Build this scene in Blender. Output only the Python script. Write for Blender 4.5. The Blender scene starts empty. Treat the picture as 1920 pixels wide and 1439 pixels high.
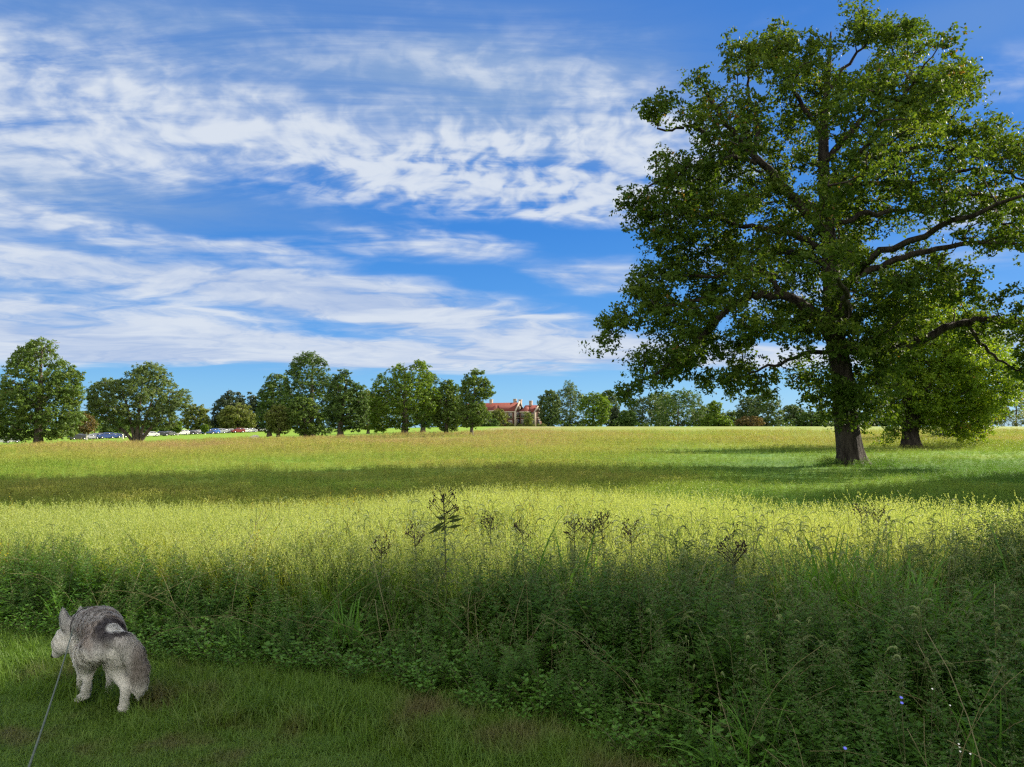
import bpy, bmesh, math, random
import numpy as np
from mathutils import Vector, Matrix
R = math.radians
SC = bpy.context.scene
COL = SC.collection
# ------------------------------------------------------------------ camera, world, sun, exposure
FPX, CX, CY, HZ, EYE = 1443.0, 960.0, 719.5, 803.0, 1.6
PITCH = math.atan((HZ - CY) / FPX)
cam_d = bpy.data.cameras.new('camera'); cam = bpy.data.objects.new('camera', cam_d); COL.objects.link(cam)
cam_d.sensor_width = 36; cam_d.lens = 36 * FPX / 1920
cam_d.clip_start = 0.05; cam_d.clip_end = 12000
cam.location = (0, 0, EYE); cam.rotation_euler = (math.pi / 2 + PITCH, 0, 0)
SC.camera = cam

SUN_AZ, SUN_EL = R(62), R(25)          # azimuth from +Y towards +X
SKY_STRENGTH, SUN_STRENGTH, EXPOSURE = 0.07, 4.6, 1.62
world = bpy.data.worlds.new('World'); SC.world = world; world.use_nodes = True
SC.view_settings.view_transform = 'Standard'; SC.view_settings.look = 'None'
SC.view_settings.exposure = EXPOSURE; SC.view_settings.gamma = 1
sun_d = bpy.data.lights.new('sun', 'SUN'); sun = bpy.data.objects.new('sun', sun_d); COL.objects.link(sun)
sun_d.energy = SUN_STRENGTH; sun_d.angle = R(0.5); sun_d.color = (1.0, 0.90, 0.74)
sdir = Vector((math.sin(SUN_AZ) * math.cos(SUN_EL), math.cos(SUN_AZ) * math.cos(SUN_EL), math.sin(SUN_EL)))
sun.rotation_euler = sdir.to_track_quat('Z', 'Y').to_euler(); sun.location = sdir * 60
SC.cycles.use_denoising = False; SC.cycles.sample_clamp_indirect = 3; SC.cycles.pixel_filter_type = 'BLACKMAN_HARRIS'; SC.cycles.filter_width = 1.35
SC.cycles.max_bounces = 6; SC.cycles.diffuse_bounces = 3; SC.cycles.glossy_bounces = 2
SC.cycles.transmission_bounces = 3; SC.cycles.transparent_max_bounces = 4

def unproj(px, row, D):
    """world point on the ray through pixel (1920 wide) at forward distance D"""
    f = np.array([0, math.cos(PITCH), math.sin(PITCH)]); u = np.array([0, -math.sin(PITCH), math.cos(PITCH)])
    d = f * FPX + np.array([1, 0, 0]) * (px - CX) + u * (CY - row)
    t = D / d[1]
    return np.array([0, 0, EYE]) + d * t
def ground_at(px, row):
    """flat ground point seen at a pixel"""
    d = unproj(px, row, 1.0) - np.array([0, 0, EYE])
    t = -EYE / d[2]
    return d[0] * t, d[1] * t

# ---- sky
class NT:
    def __init__(s, tree): s.t = tree; s.n = tree.nodes; s.l = tree.links
    def new(s, typ, **kw):
        nd = s.n.new(typ)
        for k, v in kw.items(): setattr(nd, k, v)
        return nd
    def link(s, a, b): s.l.new(a, b)
    def val(s, sock, v):
        if hasattr(v, 'is_output') or isinstance(v, bpy.types.NodeSocket): s.l.new(v, sock)
        else: sock.default_value = v
    def math(s, op, a, b=0.0, c=None, clamp=False):
        nd = s.new('ShaderNodeMath', operation=op, use_clamp=clamp)
        s.val(nd.inputs[0], a); s.val(nd.inputs[1], b)
        if c is not None: s.val(nd.inputs[2], c)
        return nd.outputs[0]
    def vmath(s, op, a, b=None, scale=None):
        nd = s.new('ShaderNodeVectorMath', operation=op)
        s.val(nd.inputs[0], a)
        if b is not None: s.val(nd.inputs[1], b)
        if scale is not None: s.val(nd.inputs['Scale'], scale)
        return nd.outputs['Value'] if op in ('LENGTH', 'DOT_PRODUCT') else nd.outputs[0]
    def noise(s, vec, scale, detail=4, rough=.5, dist=0.0, lac=2.0):
        nd = s.new('ShaderNodeTexNoise')
        s.val(nd.inputs['Vector'], vec); nd.inputs['Scale'].default_value = scale; nd.inputs['Detail'].default_value = detail
        nd.inputs['Roughness'].default_value = rough; nd.inputs['Distortion'].default_value = dist
        nd.inputs['Lacunarity'].default_value = lac
        return nd.outputs['Fac'], nd.outputs['Color']
    def maprange(s, v, a, b, c=0.0, d=1.0, smooth=True):
        nd = s.new('ShaderNodeMapRange', interpolation_type='SMOOTHSTEP' if smooth else 'LINEAR')
        s.val(nd.inputs[0], v); s.val(nd.inputs[1], a); s.val(nd.inputs[2], b); s.val(nd.inputs[3], c); s.val(nd.inputs[4], d)
        return nd.outputs[0]
    def mapping(s, vec, loc=(0, 0, 0), rot=(0, 0, 0), scale=(1, 1, 1), typ='POINT'):
        nd = s.new('ShaderNodeMapping', vector_type=typ)
        s.val(nd.inputs[0], vec); nd.inputs[1].default_value = loc; nd.inputs[2].default_value = rot; nd.inputs[3].default_value = scale
        return nd.outputs[0]
    def mix(s, f, a, b, blend='MIX'):
        nd = s.new('ShaderNodeMix', data_type='RGBA', blend_type=blend)
        s.val(nd.inputs[0], f)
        for i, v in ((6, a), (7, b)):
            if isinstance(v, tuple): v = (*v, 1) if len(v) == 3 else v
            s.val(nd.inputs[i], v)
        return nd.outputs[2]
    def ramp(s, f, stops):
        nd = s.new('ShaderNodeValToRGB'); cr = nd.color_ramp
        while len(cr.elements) < len(stops): cr.elements.new(.5)
        for e, (p, c) in zip(cr.elements, stops): e.position = p; e.color = (*c, 1)
        s.val(nd.inputs[0], f)
        return nd.outputs[0]

def build_sky():
    w = NT(world.node_tree); w.n.clear()
    out = w.new('ShaderNodeOutputWorld'); bg = w.new('ShaderNodeBackground')
    sky = w.new('ShaderNodeTexSky', sky_type='NISHITA')
    sky.sun_disc = False; sky.sun_elevation = SUN_EL; sky.sun_rotation = SUN_AZ
    sky.altitude = 100; sky.air_density = 1.0; sky.dust_density = 0.3; sky.ozone_density = 3.0
    hs = w.new('ShaderNodeHueSaturation'); hs.inputs['Saturation'].default_value = 1.2; hs.inputs['Value'].default_value = SKY_STRENGTH
    w.link(sky.outputs[0], hs.inputs['Color'])
    tc0 = w.new('ShaderNodeTexCoord'); sep0 = w.new('ShaderNodeSeparateXYZ'); w.link(tc0.outputs['Generated'], sep0.inputs[0])
    clear = w.ramp(w.math('MULTIPLY', sep0.outputs[2], 2.0), [(0.0, (.082, .190, .290)), (.10, (.056, .158, .280)), (.22, (.024, .105, .260)), (.5, (.0095, .070, .225)), (1.0, (.015, .062, .200))])
    blue = w.mix(.88, hs.outputs[0], clear)
    tc = w.new('ShaderNodeTexCoord'); sep = w.new('ShaderNodeSeparateXYZ'); w.link(tc.outputs['Generated'], sep.inputs[0])
    x, y, z = sep.outputs
    az = w.math('ARCTAN2', x, y); el = w.math('ARCSINE', z)
    q = w.new('ShaderNodeCombineXYZ'); w.link(az, q.inputs[0]); w.link(el, q.inputs[1]); q = q.outputs[0]
    zz = w.math('ADD', w.math('MAXIMUM', z, 0.0), 0.07)
    pl = w.new('ShaderNodeCombineXYZ'); w.link(w.math('DIVIDE', x, zz), pl.inputs[0]); w.link(w.math('DIVIDE', y, zz), pl.inputs[1]); pl = pl.outputs[0]
    # large-scale wobble of the cloud banks
    _, wc = w.noise(w.mapping(pl, scale=(.55, 1.1, 1)), 1.2, 3, .55)
    wob = w.vmath('MULTIPLY', w.vmath('SUBTRACT', wc, (.5, .5, .5)), (.22, .055, 0))
    qw = w.vmath('ADD', q, wob)
    def pix(px, row):
        d = unproj(px, row, 1.0) - np.array([0, 0, EYE]); d /= np.linalg.norm(d)
        return math.atan2(d[0], d[1]), math.asin(d[2])
    total = None
    for (px, row, rx, ry, rot, amp) in CLOUD_BANKS:
        a, e = pix(px, row)
        m = w.mapping(qw, loc=(a, e, 0), rot=(0, 0, R(-rot)), scale=(rx / FPX, ry / FPX, 1), typ='TEXTURE')
        g = w.maprange(w.vmath('LENGTH', m), 0.25, 1.35, amp, 0.0)
        total = g if total is None else w.math('ADD', total, g)
    # streaks, and the mottled puffs of the high bank
    st, _ = w.noise(w.mapping(pl, rot=(0, 0, R(8)), scale=(.5, 1.7, 1)), 1.7, 10, .66, .8)
    fine, _ = w.noise(w.mapping(pl, rot=(0, 0, R(-20)), scale=(.8, 1.15, 1)), 4.6, 7, .55, .5)
    pf, _ = w.noise(w.mapping(qw, scale=(1.0, 1.45, 1)), 30, 3, .5, .3)
    pa, pe = pix(960, 335)
    pz = w.maprange(w.vmath('LENGTH', w.mapping(q, loc=(pa, pe, 0), scale=(430 / FPX, 120 / FPX, 1), typ='TEXTURE')), .2, 1.3, .62, .10)
    tex = w.math('ADD', w.math('MULTIPLY', st, .62), w.math('ADD', w.math('MULTIPLY', fine, .38), w.math('MULTIPLY', w.math('SUBTRACT', pf, .40), pz)))
    lay, _ = w.noise(w.mapping(qw, rot=(0, 0, R(2)), scale=(2.6, 17, 1)), 1.6, 6, .58, .35)
    lay2, _ = w.noise(w.mapping(qw, scale=(9, 26, 1)), 1.6, 5, .6, .6)
    low = w.math('ADD', w.math('MULTIPLY', lay, .72), w.math('MULTIPLY', lay2, .36))
    kk = w.maprange(el, R(8.5), R(15))
    tex = w.math('ADD', w.math('MULTIPLY', tex, kk), w.math('MULTIPLY', low, w.math('SUBTRACT', 1.0, kk)))
    tex = w.maprange(tex, .38, .74, 0.0, 1.0, smooth=False)
    dens = w.math('ADD', w.math('MULTIPLY', total, w.math('ADD', w.math('MULTIPLY', tex, 1.05), .28)), w.math('MULTIPLY', w.math('SUBTRACT', tex, .75), .10))
    # thinner veil behind everything
    mask = w.maprange(dens, .12, 1.05)
    # fade to clear air just above the horizon
    mask = w.math('MULTIPLY', mask, w.maprange(el, R(3.2), R(4.6)))
    mask = w.math('MULTIPLY', mask, .95)
    shade = w.math('ADD', w.math('MULTIPLY', w.maprange(w.math('ADD', w.math('MULTIPLY', fine, .5), w.math('MULTIPLY', pf, .5)), .36, .60), kk), w.math('MULTIPLY', w.maprange(low, .38, .66), w.math('SUBTRACT', 1.0, kk)))
    ccol = w.mix(shade, (.120, .160, .245), (.235, .255, .285))
    veil = None
    for (px, row, rx, ry, rot, amp) in ((380, 110, 800, 170, 4, .62), (1050, 160, 420, 150, 6, .5), (-300, 300, 500, 250, 0, .5), (1750, 60, 300, 60, 0, .25), (250, 360, 500, 60, 3, .35)):
        va, ve = pix(px, row); g = w.maprange(w.vmath('LENGTH', w.mapping(qw, loc=(va, ve, 0), rot=(0, 0, R(-rot)), scale=(rx / FPX, ry / FPX, 1), typ='TEXTURE')), .2, 1.3, amp, 0.0)
        veil = g if veil is None else w.math('ADD', veil, g)
    veil = w.math('MULTIPLY', veil, w.maprange(st, .3, .65, .45, 1.1), clamp=True)
    col = w.mix(mask, w.mix(veil, blue, (.080, .128, .212)), ccol)
    # broken bright cloud added out of view, behind and overhead, to lift the shade
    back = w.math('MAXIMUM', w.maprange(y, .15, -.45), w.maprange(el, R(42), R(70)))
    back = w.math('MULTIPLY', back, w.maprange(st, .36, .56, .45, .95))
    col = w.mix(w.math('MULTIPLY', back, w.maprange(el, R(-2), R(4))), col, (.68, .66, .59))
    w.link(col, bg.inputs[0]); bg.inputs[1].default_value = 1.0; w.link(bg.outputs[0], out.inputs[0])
# (pixel column, pixel row, half width, half height, tilt, weight): azimuth / elevation of each cloud bank
CLOUD_BANKS = [
    (480, 285, 640, 95, 4, .85), (930, 330, 420, 95, 6, .72), (1150, 250, 130, 150, 0, .45), (1120, 400, 160, 50, 8, .5),
    (300, 110, 700, 120, 4, .62), (900, 80, 460, 80, 3, .45), (40, 240, 300, 130, 0, .45), (1020, 190, 260, 90, 8, .4), (1300, 320, 150, 150, 0, .6),
    (200, 428, 330, 26, 4, .95), (250, 515, 480, 42, 3, .95), (640, 545, 360, 46, 4, 1.15), (820, 470, 220, 34, 6, .95), (560, 470, 180, 26, 3, .6), (1120, 520, 130, 40, 0, 1.1),
    (240, 595, 420, 36, 0, .95), (700, 585, 220, 26, 4, .8), (930, 610, 260, 34, 0, 1.0), (600, 668, 1150, 34, 0, 1.25), (150, 650, 500, 40, 0, .8), (1060, 650, 300, 36, 0, .8),
    (1850, 388, 130, 30, -6, 1.0), (1860, 150, 140, 60, 0, .7), (1300, 240, 190, 90, 0, .55), (1420, 470, 200, 60, 0, .4), (1700, 480, 200, 50, 0, .5), (1860, 620, 220, 60, 0, .7), (1400, 680, 330, 26, 0, .6), (1480, 560, 130, 50, 0, .7),
    (1450, 30, 140, 30, 5, .25), (-500, 330, 500, 300, 0, .6), (2500, 500, 450, 200, 0, .5),
]
build_sky()

# ------------------------------------------------------------------ helpers
def tag(o, label=None, cat=None, group=None, kind=None):
    if label: o['label'] = label
    if cat: o['category'] = cat
    if group: o['group'] = group
    if kind: o['kind'] = kind
    return o
def empty(name, loc, rz=0.0):
    o = bpy.data.objects.new(name, None); COL.objects.link(o); o.location = loc; o.rotation_euler = (0, 0, rz)
    o.empty_display_size = .2
    return o
def link_mesh(name, me, mats, parent=None):
    o = bpy.data.objects.new(name, me); COL.objects.link(o)
    for m in (mats if isinstance(mats, (list, tuple)) else [mats]): me.materials.append(m)
    if parent is not None: o.parent = parent
    return o
def np_mesh(name, V, F, smooth=False):
    """V (n,3); F (m,k) with k = 3 or 4, or a list of such arrays"""
    me = bpy.data.meshes.new(name)
    Fs = F if isinstance(F, list) else [F]
    Fs = [f for f in Fs if len(f)]
    V = np.asarray(V, np.float32)
    me.vertices.add(len(V)); me.vertices.foreach_set('co', V.ravel())
    nl = sum(f.size for f in Fs); npoly = sum(len(f) for f in Fs)
    me.loops.add(nl); me.polygons.add(npoly)
    me.loops.foreach_set('vertex_index', np.concatenate([f.ravel() for f in Fs]).astype(np.int32))
    tot = np.concatenate([np.full(len(f), f.shape[1], np.int32) for f in Fs])
    st = np.concatenate([[0], np.cumsum(tot)[:-1]]).astype(np.int32)
    me.polygons.foreach_set('loop_start', st); me.polygons.foreach_set('loop_total', tot)
    if smooth: me.polygons.foreach_set('use_smooth', np.ones(npoly, bool))
    me.update(calc_edges=True)
    return me
class MB:
    """collects quads / tris"""
    def __init__(s): s.v = []; s.q = []; s.t = []; s.n = 0
    def add(s, V, Q=None, T=None):
        V = np.asarray(V, float)
        if Q is not None and len(Q): s.q.append(np.asarray(Q, int) + s.n)
        if T is not None and len(T): s.t.append(np.asarray(T, int) + s.n)
        s.v.append(V); s.n += len(V)
    def box(s, c, size, rz=0.0):
        hx, hy, hz = [k / 2 for k in size]
        V = np.array([[sx * hx, sy * hy, sz * hz] for sx in (-1, 1) for sy in (-1, 1) for sz in (-1, 1)], float)
        ca, sa = math.cos(rz), math.sin(rz)
        V = V @ np.array([[ca, sa, 0], [-sa, ca, 0], [0, 0, 1]]) + np.array(c)
        s.add(V, [[0, 1, 3, 2], [4, 6, 7, 5], [0, 4, 5, 1], [2, 3, 7, 6], [0, 2, 6, 4], [1, 5, 7, 3]])
    def tube(s, P, r, k=6, cap=True, mod=None):
        P = np.asarray(P, float); n = len(P); r = np.broadcast_to(np.asarray(r, float), (n,))
        T = np.gradient(P, axis=0); T /= (np.linalg.norm(T, axis=1)[:, None] + 1e-9)
        up = np.array([0, 0, 1.]) if abs(T[0, 2]) < .9 else np.array([1., 0, 0])
        a = np.cross(T[0], up); a /= np.linalg.norm(a)
        V = np.zeros((n, k, 3)); ang = np.arange(k) / k * 2 * math.pi
        for i in range(n):
            a = a - T[i] * np.dot(a, T[i]); a /= np.linalg.norm(a) + 1e-9; b = np.cross(T[i], a)
            rr = r[i] * (mod(i, ang) if mod else np.ones(k))
            V[i] = P[i] + rr[:, None] * (np.cos(ang)[:, None] * a + np.sin(ang)[:, None] * b)
        i = np.arange(n - 1)[:, None] * k; j = np.arange(k)[None]; j2 = (j + 1) % k
        Q = np.stack([i + j, i + j2, i + k + j2, i + k + j], -1).reshape(-1, 4)
        T3 = None
        VV = V.reshape(-1, 3)
        if cap:
            VV = np.vstack([VV, P[0], P[-1]]); c0, c1 = n * k, n * k + 1; jj = np.arange(k); jn = (jj + 1) % k
            T3 = np.vstack([np.stack([np.full(k, c0), jn, jj], -1), np.stack([np.full(k, c1), (n - 1) * k + jj, (n - 1) * k + jn], -1)])
        s.add(VV, Q, T3)
    def mesh(s, name, smooth=False):
        fs = []
        if s.q: fs.append(np.vstack(s.q))
        if s.t: fs.append(np.vstack(s.t))
        return np_mesh(name, np.vstack(s.v), fs, smooth)
    def build(s, name, mat, parent=None, smooth=False):
        return link_mesh(name, s.mesh(name, smooth), mat, parent)
def smooth_path(P, per=6):
    P = np.asarray(P, float)
    if len(P) < 3: return P
    Q = np.vstack([2 * P[0] - P[1], P, 2 * P[-1] - P[-2]]); out = []
    for i in range(1, len(Q) - 2):
        for t in np.arange(per) / per:
            p0, p1, p2, p3 = Q[i - 1], Q[i], Q[i + 1], Q[i + 2]
            out.append(.5 * ((2 * p1) + (-p0 + p2) * t + (2 * p0 - 5 * p1 + 4 * p2 - p3) * t * t + (-p0 + 3 * p1 - 3 * p2 + p3) * t ** 3))
    out.append(P[-1])
    return np.array(out)
def sin_noise(rng, scale, n=10):
    K = rng.normal(size=(n, 3)) / scale * 2.0; ph = rng.uniform(0, 6.28, n)
    return lambda P: np.sin(np.asarray(P) @ K.T + ph).sum(-1) / math.sqrt(n)

# ------------------------------------------------------------------ terrain
def smooth01(a, b, v):
    t = np.clip((v - a) / (b - a), 0, 1); return t * t * (3 - 2 * t)
def gz(x, y):
    x = np.asarray(x, float); y = np.asarray(y, float)
    D = np.maximum(y, 1.0); u = np.clip(x / D, -1.2, 1.2)
    b = np.interp(D, [0, 50, 65, 100, 150, 200, 260, 300, 340, 420, 1e5], [0, 0, .03, .33, .78, 1.28, 1.85, 2.18, 2.3, 2.3, 2.3])
    k = .0225 * (np.clip(-u, 0, .9) / .63) ** 1.6
    return b - k * np.clip(D - 50, 0, 280) * smooth01(0, 30, y)
YB = ([-9, -7, -3.8, -2.4, -1.85, -1.17, -.47, .11, .48, 1.0, 1.6, 2.2, 2.5, 3.0], [6.8, 6.6, 5.75, 5.2, 4.9, 4.8, 4.4, 4.0, 3.7, 3.0, 2.0, 0.2, -3, -12])
def yb(x): return np.interp(x, *YB)             # edge of the mown path
def tall_edge(x, y):                             # forward distance where the tall grass ends
    u = x / np.maximum(y, .5)
    return np.interp(u, [-.9, -.6, -.3, -.12, .05, .3, .5, .66, .9], [9.4, 9.6, 10.6, 12.2, 11.4, 10.0, 9.2, 8.4, 8.2])
def mown_from(u):
    return np.interp(u, [-1, -.66, -.49, -.3, -.22, -.14, -.05, 0.0], [77, 84, 96, 107, 116, 124, 150, 335])

# ------------------------------------------------------------------ materials
def new_mat(name):
    m = bpy.data.materials.new(name); m.use_nodes = True
    w = NT(m.node_tree); w.n.clear(); w.out = w.new('ShaderNodeOutputMaterial')
    return m, w
def principled(w, col, rough=.6, spec=.3, bump=None, bstr=.3, bdist=.02, metallic=0.0):
    b = w.new('ShaderNodeBsdfPrincipled'); w.val(b.inputs['Base Color'], (*col, 1) if isinstance(col, tuple) else col)
    w.val(b.inputs['Roughness'], rough); b.inputs['Specular IOR Level'].default_value = spec; b.inputs['Metallic'].default_value = metallic
    if bump is not None:
        bn = w.new('ShaderNodeBump'); bn.inputs['Strength'].default_value = bstr; bn.inputs['Distance'].default_value = bdist
        w.val(bn.inputs['Height'], bump); w.link(bn.outputs[0], b.inputs['Normal'])
    return b
def leafy(w, col, trans=.4, rough=.45, spec=.35, tcol=None):
    """leaf shader: reflects, lets light through"""
    b = principled(w, col, rough, spec)
    t = w.new('ShaderNodeBsdfTranslucent')
    tc = w.mix(1.0, col, (1.35, 1.25, .45), 'MULTIPLY') if tcol is None else tcol
    w.val(t.inputs[0], tc)
    m = w.new('ShaderNodeMixShader'); m.inputs[0].default_value = trans
    w.link(b.outputs[0], m.inputs[1]); w.link(t.outputs[0], m.inputs[2]); w.link(m.outputs[0], w.out.inputs[0])
def world_pos(w): return w.new('ShaderNodeNewGeometry').outputs['Position']
def island(w): return w.new('ShaderNodeNewGeometry').outputs['Random Per Island']
def objrand(w): return w.new('ShaderNodeObjectInfo').outputs['Random']

def leaf_mat(name, c0, c1, c2, trans=.38, clump=.9, autumn=None, amount=.04, spec=.25, rough=.55):
    m, w = new_mat(name)
    r = island(w); n, _ = w.noise(w.new('ShaderNodeTexCoord').outputs['Object'], clump, 2, .6)
    f = w.math('ADD', w.math('MULTIPLY', r, .55), w.math('MULTIPLY', w.math('SUBTRACT', n, .28), 1.0), clamp=True)
    col = w.ramp(f, [(0.0, c0), (.5, c1), (1.0, c2)])
    if autumn:
        n2, _ = w.noise(w.new('ShaderNodeTexCoord').outputs['Object'], clump * .6, 1, .5)
        k = w.math('GREATER_THAN', w.math('ADD', r, w.math('MULTIPLY', n2, .5)), 1.34 - amount * 2)
        col = w.mix(k, col, autumn)
    leafy(w, col, trans, rough, spec)
    return m
def bark_mat(name, dark, light, scale=3.0):
    m, w = new_mat(name)
    co = w.new('ShaderNodeTexCoord').outputs['Object']
    n, _ = w.noise(w.mapping(co, scale=(1, 1, .22)), scale * 3, 6, .65)
    n2, _ = w.noise(co, scale * .5, 3, .5)
    f = w.math('ADD', w.math('MULTIPLY', n, .7), w.math('MULTIPLY', n2, .3))
    col = w.ramp(f, [(.40, dark), (.60, light)])
    w.link(principled(w, col, .9, .15, n, 1.0, .14).outputs[0], w.out.inputs[0])
    return m
def flat_mat(name, col, rough=.6, spec=.3, metallic=0.0, var=.12, nscale=4.0, bump=.0):
    m, w = new_mat(name)
    n, _ = w.noise(w.new('ShaderNodeTexCoord').outputs['Object'], nscale, 5, .6)
    f = w.maprange(n, .3, .7, 1 - var, 1 + var)
    c = w.new('ShaderNodeVectorMath', operation='SCALE'); c.inputs[0].default_value = col; w.link(f, c.inputs['Scale'])
    w.link(principled(w, c.outputs[0], rough, spec, n if bump else None, bump, .02, metallic).outputs[0], w.out.inputs[0])
    return m

def meadow_colour(w):
    """colour of the meadow by place: green, straw, rust-brown seed heads, greener by the oaks"""
    p = world_pos(w)
    n1, _ = w.noise(p, .055, 4, .6); n2, _ = w.noise(w.mapping(p, loc=(31, 7, 0), scale=(1, 1.6, 1)), .13, 5, .62)
    n3, _ = w.noise(p, 1.1, 5, .7)
    f = w.math('ADD', w.math('MULTIPLY', n1, .55), w.math('ADD', w.math('MULTIPLY', n2, .3), w.math('MULTIPLY', w.math('SUBTRACT', n3, .14), .34)))
    sp = w.new('ShaderNodeSeparateXYZ'); w.link(p, sp.inputs[0])
    # rusty band before the mown lawn on the left, greener under the big trees on the right
    u = w.math('DIVIDE', sp.outputs[0], w.math('MAXIMUM', sp.outputs[1], 4.0))
    rust = w.math('MULTIPLY', w.maprange(sp.outputs[1], 28, 80, 0, .14), w.maprange(u, .25, -.1, .35, 1))
    green = w.math('MULTIPLY', w.maprange(sp.outputs[1], 75, 35, 0, .16), w.maprange(u, .05, .4, 0, 1))
    f = w.math('SUBTRACT', w.math('ADD', f, rust), green)
    return w.ramp(f, [(.34, (.075, .170, .022)), (.46, (.140, .240, .030)), (.60, (.210, .262, .048)), (.73, (.245, .225, .088)), (.88, (.225, .165, .105))])

def ground_mat():
    m, w = new_mat('ground_soil_and_turf')
    p = world_pos(w)
    at = w.new('ShaderNodeAttribute', attribute_name='mown').outputs['Fac']
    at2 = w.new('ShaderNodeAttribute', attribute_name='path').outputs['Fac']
    mc = meadow_colour(w)
    n, _ = w.noise(p, 7.0, 5, .7); n2, _ = w.noise(p, .3, 3, .5)
    lawn = w.ramp(w.math('ADD', w.math('MULTIPLY', n, .4), w.math('MULTIPLY', n2, .6)), [(.3, (.115, .215, .018)), (.7, (.185, .27, .032))])
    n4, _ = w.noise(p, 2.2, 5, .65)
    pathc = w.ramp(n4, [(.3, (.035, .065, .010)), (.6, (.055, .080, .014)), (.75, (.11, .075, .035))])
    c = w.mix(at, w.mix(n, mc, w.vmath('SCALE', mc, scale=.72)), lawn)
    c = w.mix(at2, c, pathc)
    b = principled(w, c, .9, .1, n, .6, .06)
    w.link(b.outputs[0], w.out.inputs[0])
    return m

def meadow_mat(name, mul=(1, 1, 1), trans=.45):
    m, w = new_mat(name)
    c = meadow_colour(w)
    r = objrand(w); i = island(w)
    v = w.math('ADD', .45, w.math('ADD', w.math('MULTIPLY', r, .65), w.math('MULTIPLY', i, .45)))
    c = w.vmath('MULTIPLY', w.vmath('SCALE', c, scale=v), mul)
    leafy(w, c, trans, .55, .25, w.vmath('MULTIPLY', c, (1.15, 1.1, .7)))
    return m
def blade_mat(name, c0, c1, trans=.45, rough=.5, spec=.3, patch=None, pscale=.5, plo=.52, phi=.66):
    m, w = new_mat(name)
    f = w.math('ADD', w.math('MULTIPLY', objrand(w), .5), w.math('MULTIPLY', island(w), .5))
    n, _ = w.noise(world_pos(w), .8, 3, .6)
    f = w.math('ADD', w.math('MULTIPLY', f, .6), w.math('MULTIPLY', n, .4))
    c = w.mix(f, c0, c1)
    if patch:
        n2, _ = w.noise(world_pos(w), pscale, 3, .6)
        c = w.mix(w.maprange(n2, plo, phi), c, patch)
    leafy(w, c, trans, rough, spec, w.vmath('MULTIPLY', c, (1.25, 1.2, .55)))
    return m

M_GROUND = ground_mat()
M_MEADOW = meadow_mat('meadow_grass')
M_MEADOWSEED = meadow_mat('meadow_seed_heads', (1.2, 1.0, 1.05), .35)
M_LAWN = blade_mat('mown_grass_blades', (.040, .115, .010), (.160, .250, .032), .35, patch=(.130, .115, .045), pscale=1.6, plo=.50, phi=.72)
M_TALL = blade_mat('tall_grass_blades', (.085, .20, .016), (.20, .31, .040), .5, patch=(.30, .32, .018), pscale=.45)
M_TALLSEED = blade_mat('tall_grass_seed_heads', (.22, .30, .075), (.40, .43, .17), .5)
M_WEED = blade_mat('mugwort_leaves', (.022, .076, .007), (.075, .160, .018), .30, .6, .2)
M_WEEDTIP = blade_mat('mugwort_flower_spires', (.060, .105, .030), (.14, .17, .070), .35)
M_HERB = blade_mat('herb_leaves', (.040, .120, .010), (.105, .225, .022), .35, .5, .3)
M_STEM = blade_mat('plant_stems', (.06, .085, .022), (.10, .10, .045), .1)
M_FOX = blade_mat('foxtail_heads', (.20, .28, .09), (.36, .42, .20), .45)
M_BROAD = blade_mat('broad_grass_blades', (.065, .18, .020), (.12, .25, .035), .45, .6, .2)
M_DARKHEAD = blade_mat('dried_flower_heads', (.018, .014, .013), (.050, .034, .028), .1, .8, .1)
M_DARKLEAF = blade_mat('dark_weed_leaves', (.035, .060, .014), (.065, .085, .024), .25)
M_YELLOWHERB = blade_mat('yellowing_weed_leaves', (.22, .25, .02), (.36, .28, .03), .45)

M_STRAW = blade_mat('dead_straw', (.13, .12, .05), (.27, .25, .13), .2)
# ------------------------------------------------------------------ ground sheet
def build_ground():
    rings = np.concatenate([[.0], np.geomspace(.6, 60, 130), np.geomspace(61, 480, 120), np.geomspace(500, 9000, 26)])
    na = 288
    th = np.arange(na) / na * 2 * math.pi
    r = rings[1:]
    X = np.concatenate([[0], (r[:, None] * np.sin(th)).ravel()]); Y = np.concatenate([[0], (r[:, None] * np.cos(th)).ravel()])
    Z = gz(X, Y)
    rng = np.random.default_rng(3); f = sin_noise(rng, 3.0); near = np.hypot(X, Y) < 60
    Z = Z + np.where(near, .012, 0) * f(np.stack([X, Y, 0 * X], 1))
    V = np.stack([X, Y, Z], 1); nr = len(r)
    i = np.arange(nr - 1)[:, None] * na + 1; j = np.arange(na)[None]; j2 = (j + 1) % na
    Q = np.stack([i + j, i + na + j, i + na + j2, i + j2], -1).reshape(-1, 4)
    jj = np.arange(na); T = np.stack([np.zeros(na, int), 1 + jj, 1 + (jj + 1) % na], -1)
    me = np_mesh('ground', V, [Q, T], True)
    u = X / np.maximum(Y, 5)
    mown = np.where(Y > 20, smooth01(0, 3, Y - mown_from(u)), 0)
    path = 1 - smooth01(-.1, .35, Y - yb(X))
    for nm, a in (('mown', mown), ('path', path)):
        at = me.attributes.new(nm, 'FLOAT', 'POINT'); at.data.foreach_set('value', a.astype(np.float32))
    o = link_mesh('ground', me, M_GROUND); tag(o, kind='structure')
    return o
build_ground()

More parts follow.
